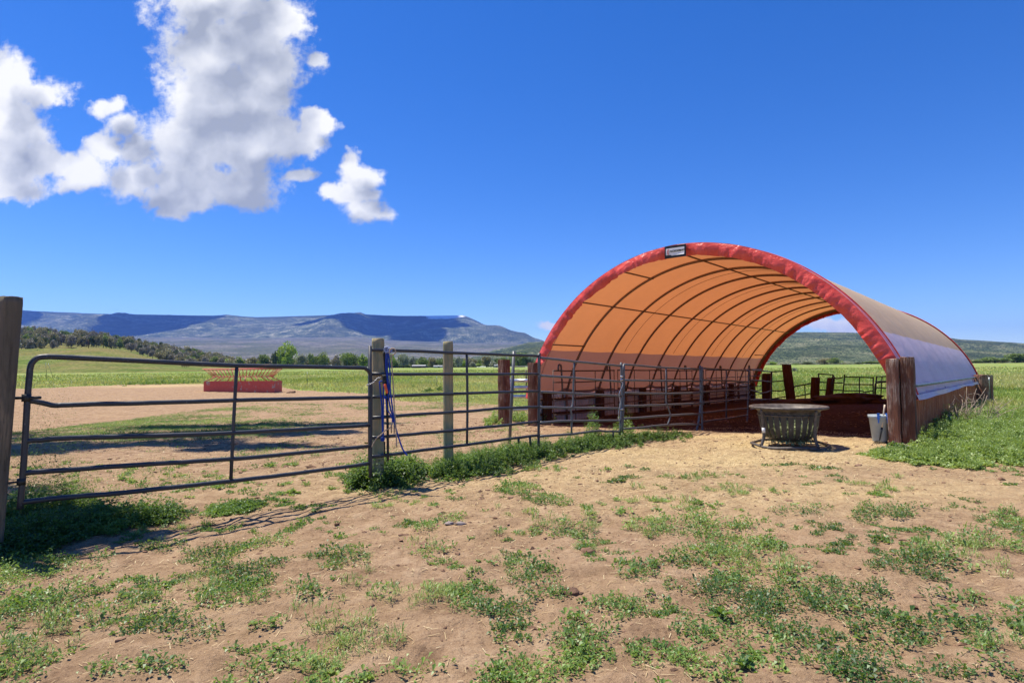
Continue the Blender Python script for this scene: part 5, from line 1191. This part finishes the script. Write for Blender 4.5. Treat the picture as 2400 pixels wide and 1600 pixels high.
# oak brush on the ridge and knoll
rg_ = random.Random(17); k = 0; USED = set()
RID = ([-60,45,134,226,295,342,432,506,548],[782,784,793,796,804,813,831,843,850])
while k < 290:
    Y = rg_.uniform(262, 480); px = rg_.uniform(-70, 545)
    if Y < 330 and not (px < 130 or (px > 330 and rg_.random() < .6)): continue
    q = at(px, 860, Y); z = HZ(q[0], q[1]); py = horizon(px) - (z - EYE) / Y * F
    if py > 856: continue
    kd = rg_.choice(['olive', 'olive', 'grey', 'grey', 'olive', 'green', 'dark', 'olive']) if not (Y < 300 and px < 130) else rg_.choice(['grey', 'silver', 'olive'])
    hp = rg_.uniform(6, 10.5) * (.6 if Y < 300 else 1); w = rg_.uniform(14, 27)
    where = ' at the foot' if Y < 320 else ' on the crest' if Y > 430 else ' above' if Y > 375 else ' on the slope'
    side = [' behind the hinge post', ' just right of the hinge post', ' left of the ridge house', ' below the ridge house', ' at the utility pole', ' just right of the utility pole', ' well right of the utility pole', ' where the ridge starts falling', ' half way down the falling ridge', ' low on the falling ridge', ' near the tip of the ridge', ' at the right tip of the ridge'][int(np.searchsorted([35, 85, 130, 180, 225, 275, 325, 370, 415, 460, 505], px))]
    sz_ = ('low ' if hp < 7.4 else 'tall ' if hp > 9 else '') + ('narrow ' if w < 18 else 'broad ' if w > 23 else '')
    lb = {'olive': sz_ + 'olive oak brush', 'grey': sz_ + 'grey leafless brush', 'dark': sz_ + 'dark juniper', 'green': sz_ + 'green oak brush', 'silver': sz_ + 'silvery sagebrush'}[kd] + where + side
    if lb in USED: continue
    USED.add(lb)
    tree(px, py, py - hp, w, Y, kd, rg_.randrange(4), lb, {'olive': 'olive brush', 'grey': 'leafless brush', 'dark': 'junipers', 'green': 'green brush', 'silver': 'sagebrush'}[kd] + ' on the ridge', 'brush', 'bush', zf=HZ); k += 1
tree(168, 836, 822, 26, 255, 'olive', 1, 'lone round olive bush low on the green knoll left of the utility pole', None, 'brush', 'bush', zf=HZ)
tree(1862, 886, 868, 15, 95, 'silver', 0, 'small silvery bush in the meadow beyond the tallest back post', None, 'brush', 'bush')
# big trees left of the picture: their shade falls across the paddock and the weeds by the gate
def shade_tree(name, label, trunk, blobs, seed):
    g = gp(*trunk); T = thing(name, label, 'tree', g); rg = np.random.default_rng(seed); B, Tn = [], []; m_ = MB()
    for (x, y, z, rx, ry, rz_, n) in blobs:
        m = max(6, int(n / 160)); cc = rg.normal(size=(m, 3)); cc /= np.linalg.norm(cc, axis=1, keepdims=True); cc = cc * rg.uniform(.2, .85, (m, 1)) * [rx, ry, rz_] + [x, y, z]; i = rg.integers(0, m, n)
        B.append(cc[i] + rg.normal(size=(n, 3)) * [rx * .16, ry * .16, rz_ * .18]); Tn.append(rg.random(m)[i])
        m_.tube(smoothpath([[g[0], g[1], g[2] + z * .45], [(g[0] + x) / 2, (g[1] + y) / 2, z * .8], [x, y, z]], 5), [.16] * 5 + [.12] * 5 + [.05], 6)
    B = np.concatenate(B); Tn = [np.concatenate(Tn)]; qx, qy = project(B); k_ = ~((qx > -25) & (qy > -25)); B = B[k_]; Tn = [Tn[0][k_]]; n = len(B); u = rg.normal(size=(n, 3)); u /= np.linalg.norm(u, axis=1, keepdims=True); w = np.cross(u, rg.normal(size=(n, 3))); w /= np.linalg.norm(w, axis=1, keepdims=True); s = rg.uniform(.06, .13, (n, 1))
    V = np.stack([B - u * s, B - w * s * .7, B + u * s, B + w * s * .7], 1).reshape(-1, 3)
    mkobj('crown', V - g, np.arange(4 * n).reshape(-1, 4), GREENS['green'], T, False, attr={'tint': np.repeat(np.concatenate(Tn), 4)})
    m_.tube([g - [0, 0, .2], g + [.1, 0, blobs[0][2] * .5], g + [0, .1, blobs[0][2] * .8]], [.45, .34, .2], 10).build('trunk', M_BARK, T)
shade_tree('cottonwood', 'tall cottonwood standing left of the picture and shading the paddock', (-20.5, 15.5),
    [(-20, 15.5, 15, 5, 5, 4, 9000), (-13.6, 15.9, 15.6, 3.0, 1.3, 1.2, 3800), (-10.9, 15.1, 15.6, 1.9, .9, .7, 2200), (-15.6, 15.0, 15.4, 2.4, 1.6, 1.2, 3000), (-14.6, 18.4, 16.6, 3.4, 1.3, 1.0, 4200), (-11.5, 17.9, 16.8, 2.2, 1.0, .7, 2000), (-14.8, 21.3, 17.4, 3.6, 1.4, .9, 4600), (-11.3, 20.6, 17.4, 2.5, 1.1, .7, 2400)], 3)
shade_tree('boxelder', 'boxelder standing left of the picture and shading the weeds by the gate', (-10.2, 8.6),
    [(-10, 8.4, 8.6, 2.0, 1.8, 1.6, 4200), (-7.6, 6.9, 8.2, 1.5, .9, .8, 2600)], 4)

# ------------------------------------------------------------------ small buildings at the far edge
M_SHED = simple('brown_shed_wall', (.16, .07, .04), (.26, .12, .07), 3, .8); M_PALE = simple('pale_wall', (.34, .34, .34), (.42, .42, .41), 2, .7); M_ROOFD = simple('grey_shed_roof', (.2, .2, .2), (.3, .3, .3), 2, .6)
def shed(px0, px1, yb, yt, Y, wall, roof, label, name='shed', cat='shed', door=True):
    a, b = at(px0, yb, Y), at(px1, yb, Y); z = float(gz((a[0] + b[0]) / 2, Y)); h = at(px0, yt, Y)[2] - z; c = np.array([(a[0] + b[0]) / 2, Y + 2, z]); w = b[0] - a[0]; T = thing(name, label, cat, c)
    MB().box(c + [0, 0, h * .36], (w, 4, h * .72)).build('wall', wall, T, smooth=False)
    MB().add([c + [-w * .54, -2.3, h * .7], c + [w * .54, -2.3, h * .7], c + [w * .54, 0, h], c + [-w * .54, 0, h], c + [w * .54, 2.3, h * .7], c + [-w * .54, 2.3, h * .7]], [(0, 1, 2, 3), (3, 2, 4, 5), (0, 3, 5), (1, 4, 2)]).build('roof', roof, T, smooth=False)
    if door: MB().box(c + [w * .12, -2.03, h * .26], (w * .2, .06, h * .5)).build('door', M_BLACK, T, smooth=False)
shed(1203, 1231, 869, 858, 296, M_SHED, M_ROOFD, 'long low brown shed between the two left tie posts')
shed(966, 996, 860, 855, 290, simple('shade_wall', (.06, .05, .05), (.12, .1, .1), 3), M_PALE, 'dark open shed with pale roof under the trees right of the ropes')
shed(1016, 1036, 861, 856, 292, M_PALE, M_PALE, 'white trailer under the trees left of the second round post', 'trailer', 'trailer')
shed(1158, 1168, 862, 854, 288, M_PALE, M_ROOFD, 'tiny white hut left of the brown tie post', 'hut', 'hut')
q = at(160, 789, 430); z = HZ(q[0], q[1]); c = np.array([q[0], q[1], z]); T = thing('ridge_house', 'small pale house roof among the brush on top of the ridge', 'house', c)
MB().box(c + [0, 0, 1.6], (8, 5, 3.2)).build('wall', M_PALE, T, smooth=False); MB().add([c + [-4.6, -3, 3.2], c + [4.6, -3, 3.2], c + [4.6, 0, 5], c + [-4.6, 0, 5], c + [4.6, 3, 3.2], c + [-4.6, 3, 3.2]], [(0, 1, 2, 3), (3, 2, 4, 5), (0, 3, 5), (1, 4, 2)]).build('roof', simple('brown_roof', (.3, .2, .15), (.4, .28, .2), 2), T, smooth=False)
# low plank fence left of the barn
T = thing('rail_fence', 'low rusty pipe fence in the grass left of the barn', 'fence', Yg(1216, 40))
for (a, b) in ((1203, 1236),):
    for y in (869, 893): MB().tube([at(a, y, 40), at(b, y + 1, 40)], .035, 6).build('rail', M_TUBE_BR, T)
    for x in (1204, 1233): g = Yg(x, 40); MB().tube([g - [0, 0, .1], at(x, 866, 40)], .05, 6).build('post', M_TUBE_BR, T)
T = thing('distant_panels', 'far row of rusty panels above the left end of the red feeder', 'fence', Yg(434, 150))
MB().tube([at(425, 857, 150), at(446, 857, 150)], .09, 5).build('rail', M_TUBE_BR, T)
for x in (427, 432, 437, 441): MB().tube([at(x, 861, 150), at(x, 857, 150)], .06, 5).build('post', M_TUBE_BR, T)

# ------------------------------------------------------------------ unseen clouds added high over the mesa to cast shadow on its face, and the air
M_SHADOW_CLOUD, _nt, _p = mat('shadow_cloud_white'); _p.inputs['Base Color'].default_value = (.9, .9, .92, 1); _p.inputs['Roughness'].default_value = 1
def cloud(cx, cy, cz, rx, ry, seed, n=16):
    rg = np.random.default_rng(seed); m_ = MB()
    for k in range(n):
        a, r = rg.uniform(0, 6.28), math.sqrt(rg.random()) * .75; m_.ball((cx + rx * r * math.cos(a), cy + ry * r * math.sin(a), cz + rg.uniform(-40, 80)), (rx * rg.uniform(.22, .42), ry * rg.uniform(.22, .42), rg.uniform(90, 170)), seed * 20 + k, .5, 3)
    o = m_.build('cloud', M_SHADOW_CLOUD, origin=(cx, cy, cz)); tag(o, 'unseen white cloud added for its shadow, %s' % ('far over the right half of the mesa' if seed == 1 else 'far over the left half of the mesa' if seed == 2 else 'farthest left over the mesa'), 'cloud')
for (px, w_, h_, s_) in ((935, 185, 1000, 1), (400, 165, 900, 2), (-20, 120, 800, 3)):
    Yt, zt = 6050, 400; X = (px - 1200) / F * Yt; zc = 6100; dz = zc - zt
    cloud(X - SHV[0] * dz, Yt - SHV[1] * dz, zc, w_ / F * Yt, h_, s_)
HAZE = True
if HAZE:
    b = MB().box((0, 4600, 260), (26000, 9600, 760)); hz_ = b.build('haze', None, smooth=False); tag(hz_, kind='stuff')
    m = bpy.data.materials.new('haze_air'); m.use_nodes = True; nt = m.node_tree; nt.nodes.clear(); v = nt.nodes.new('ShaderNodeVolumePrincipled'); o = nt.nodes.new('ShaderNodeOutputMaterial')
    v.inputs['Color'].default_value = (.17, .35, 1, 1); v.inputs['Density'].default_value = 7.5e-5; v.inputs['Anisotropy'].default_value = .1
    nt.links.new(v.outputs[0], o.inputs['Volume']); hz_.data.materials.append(m)
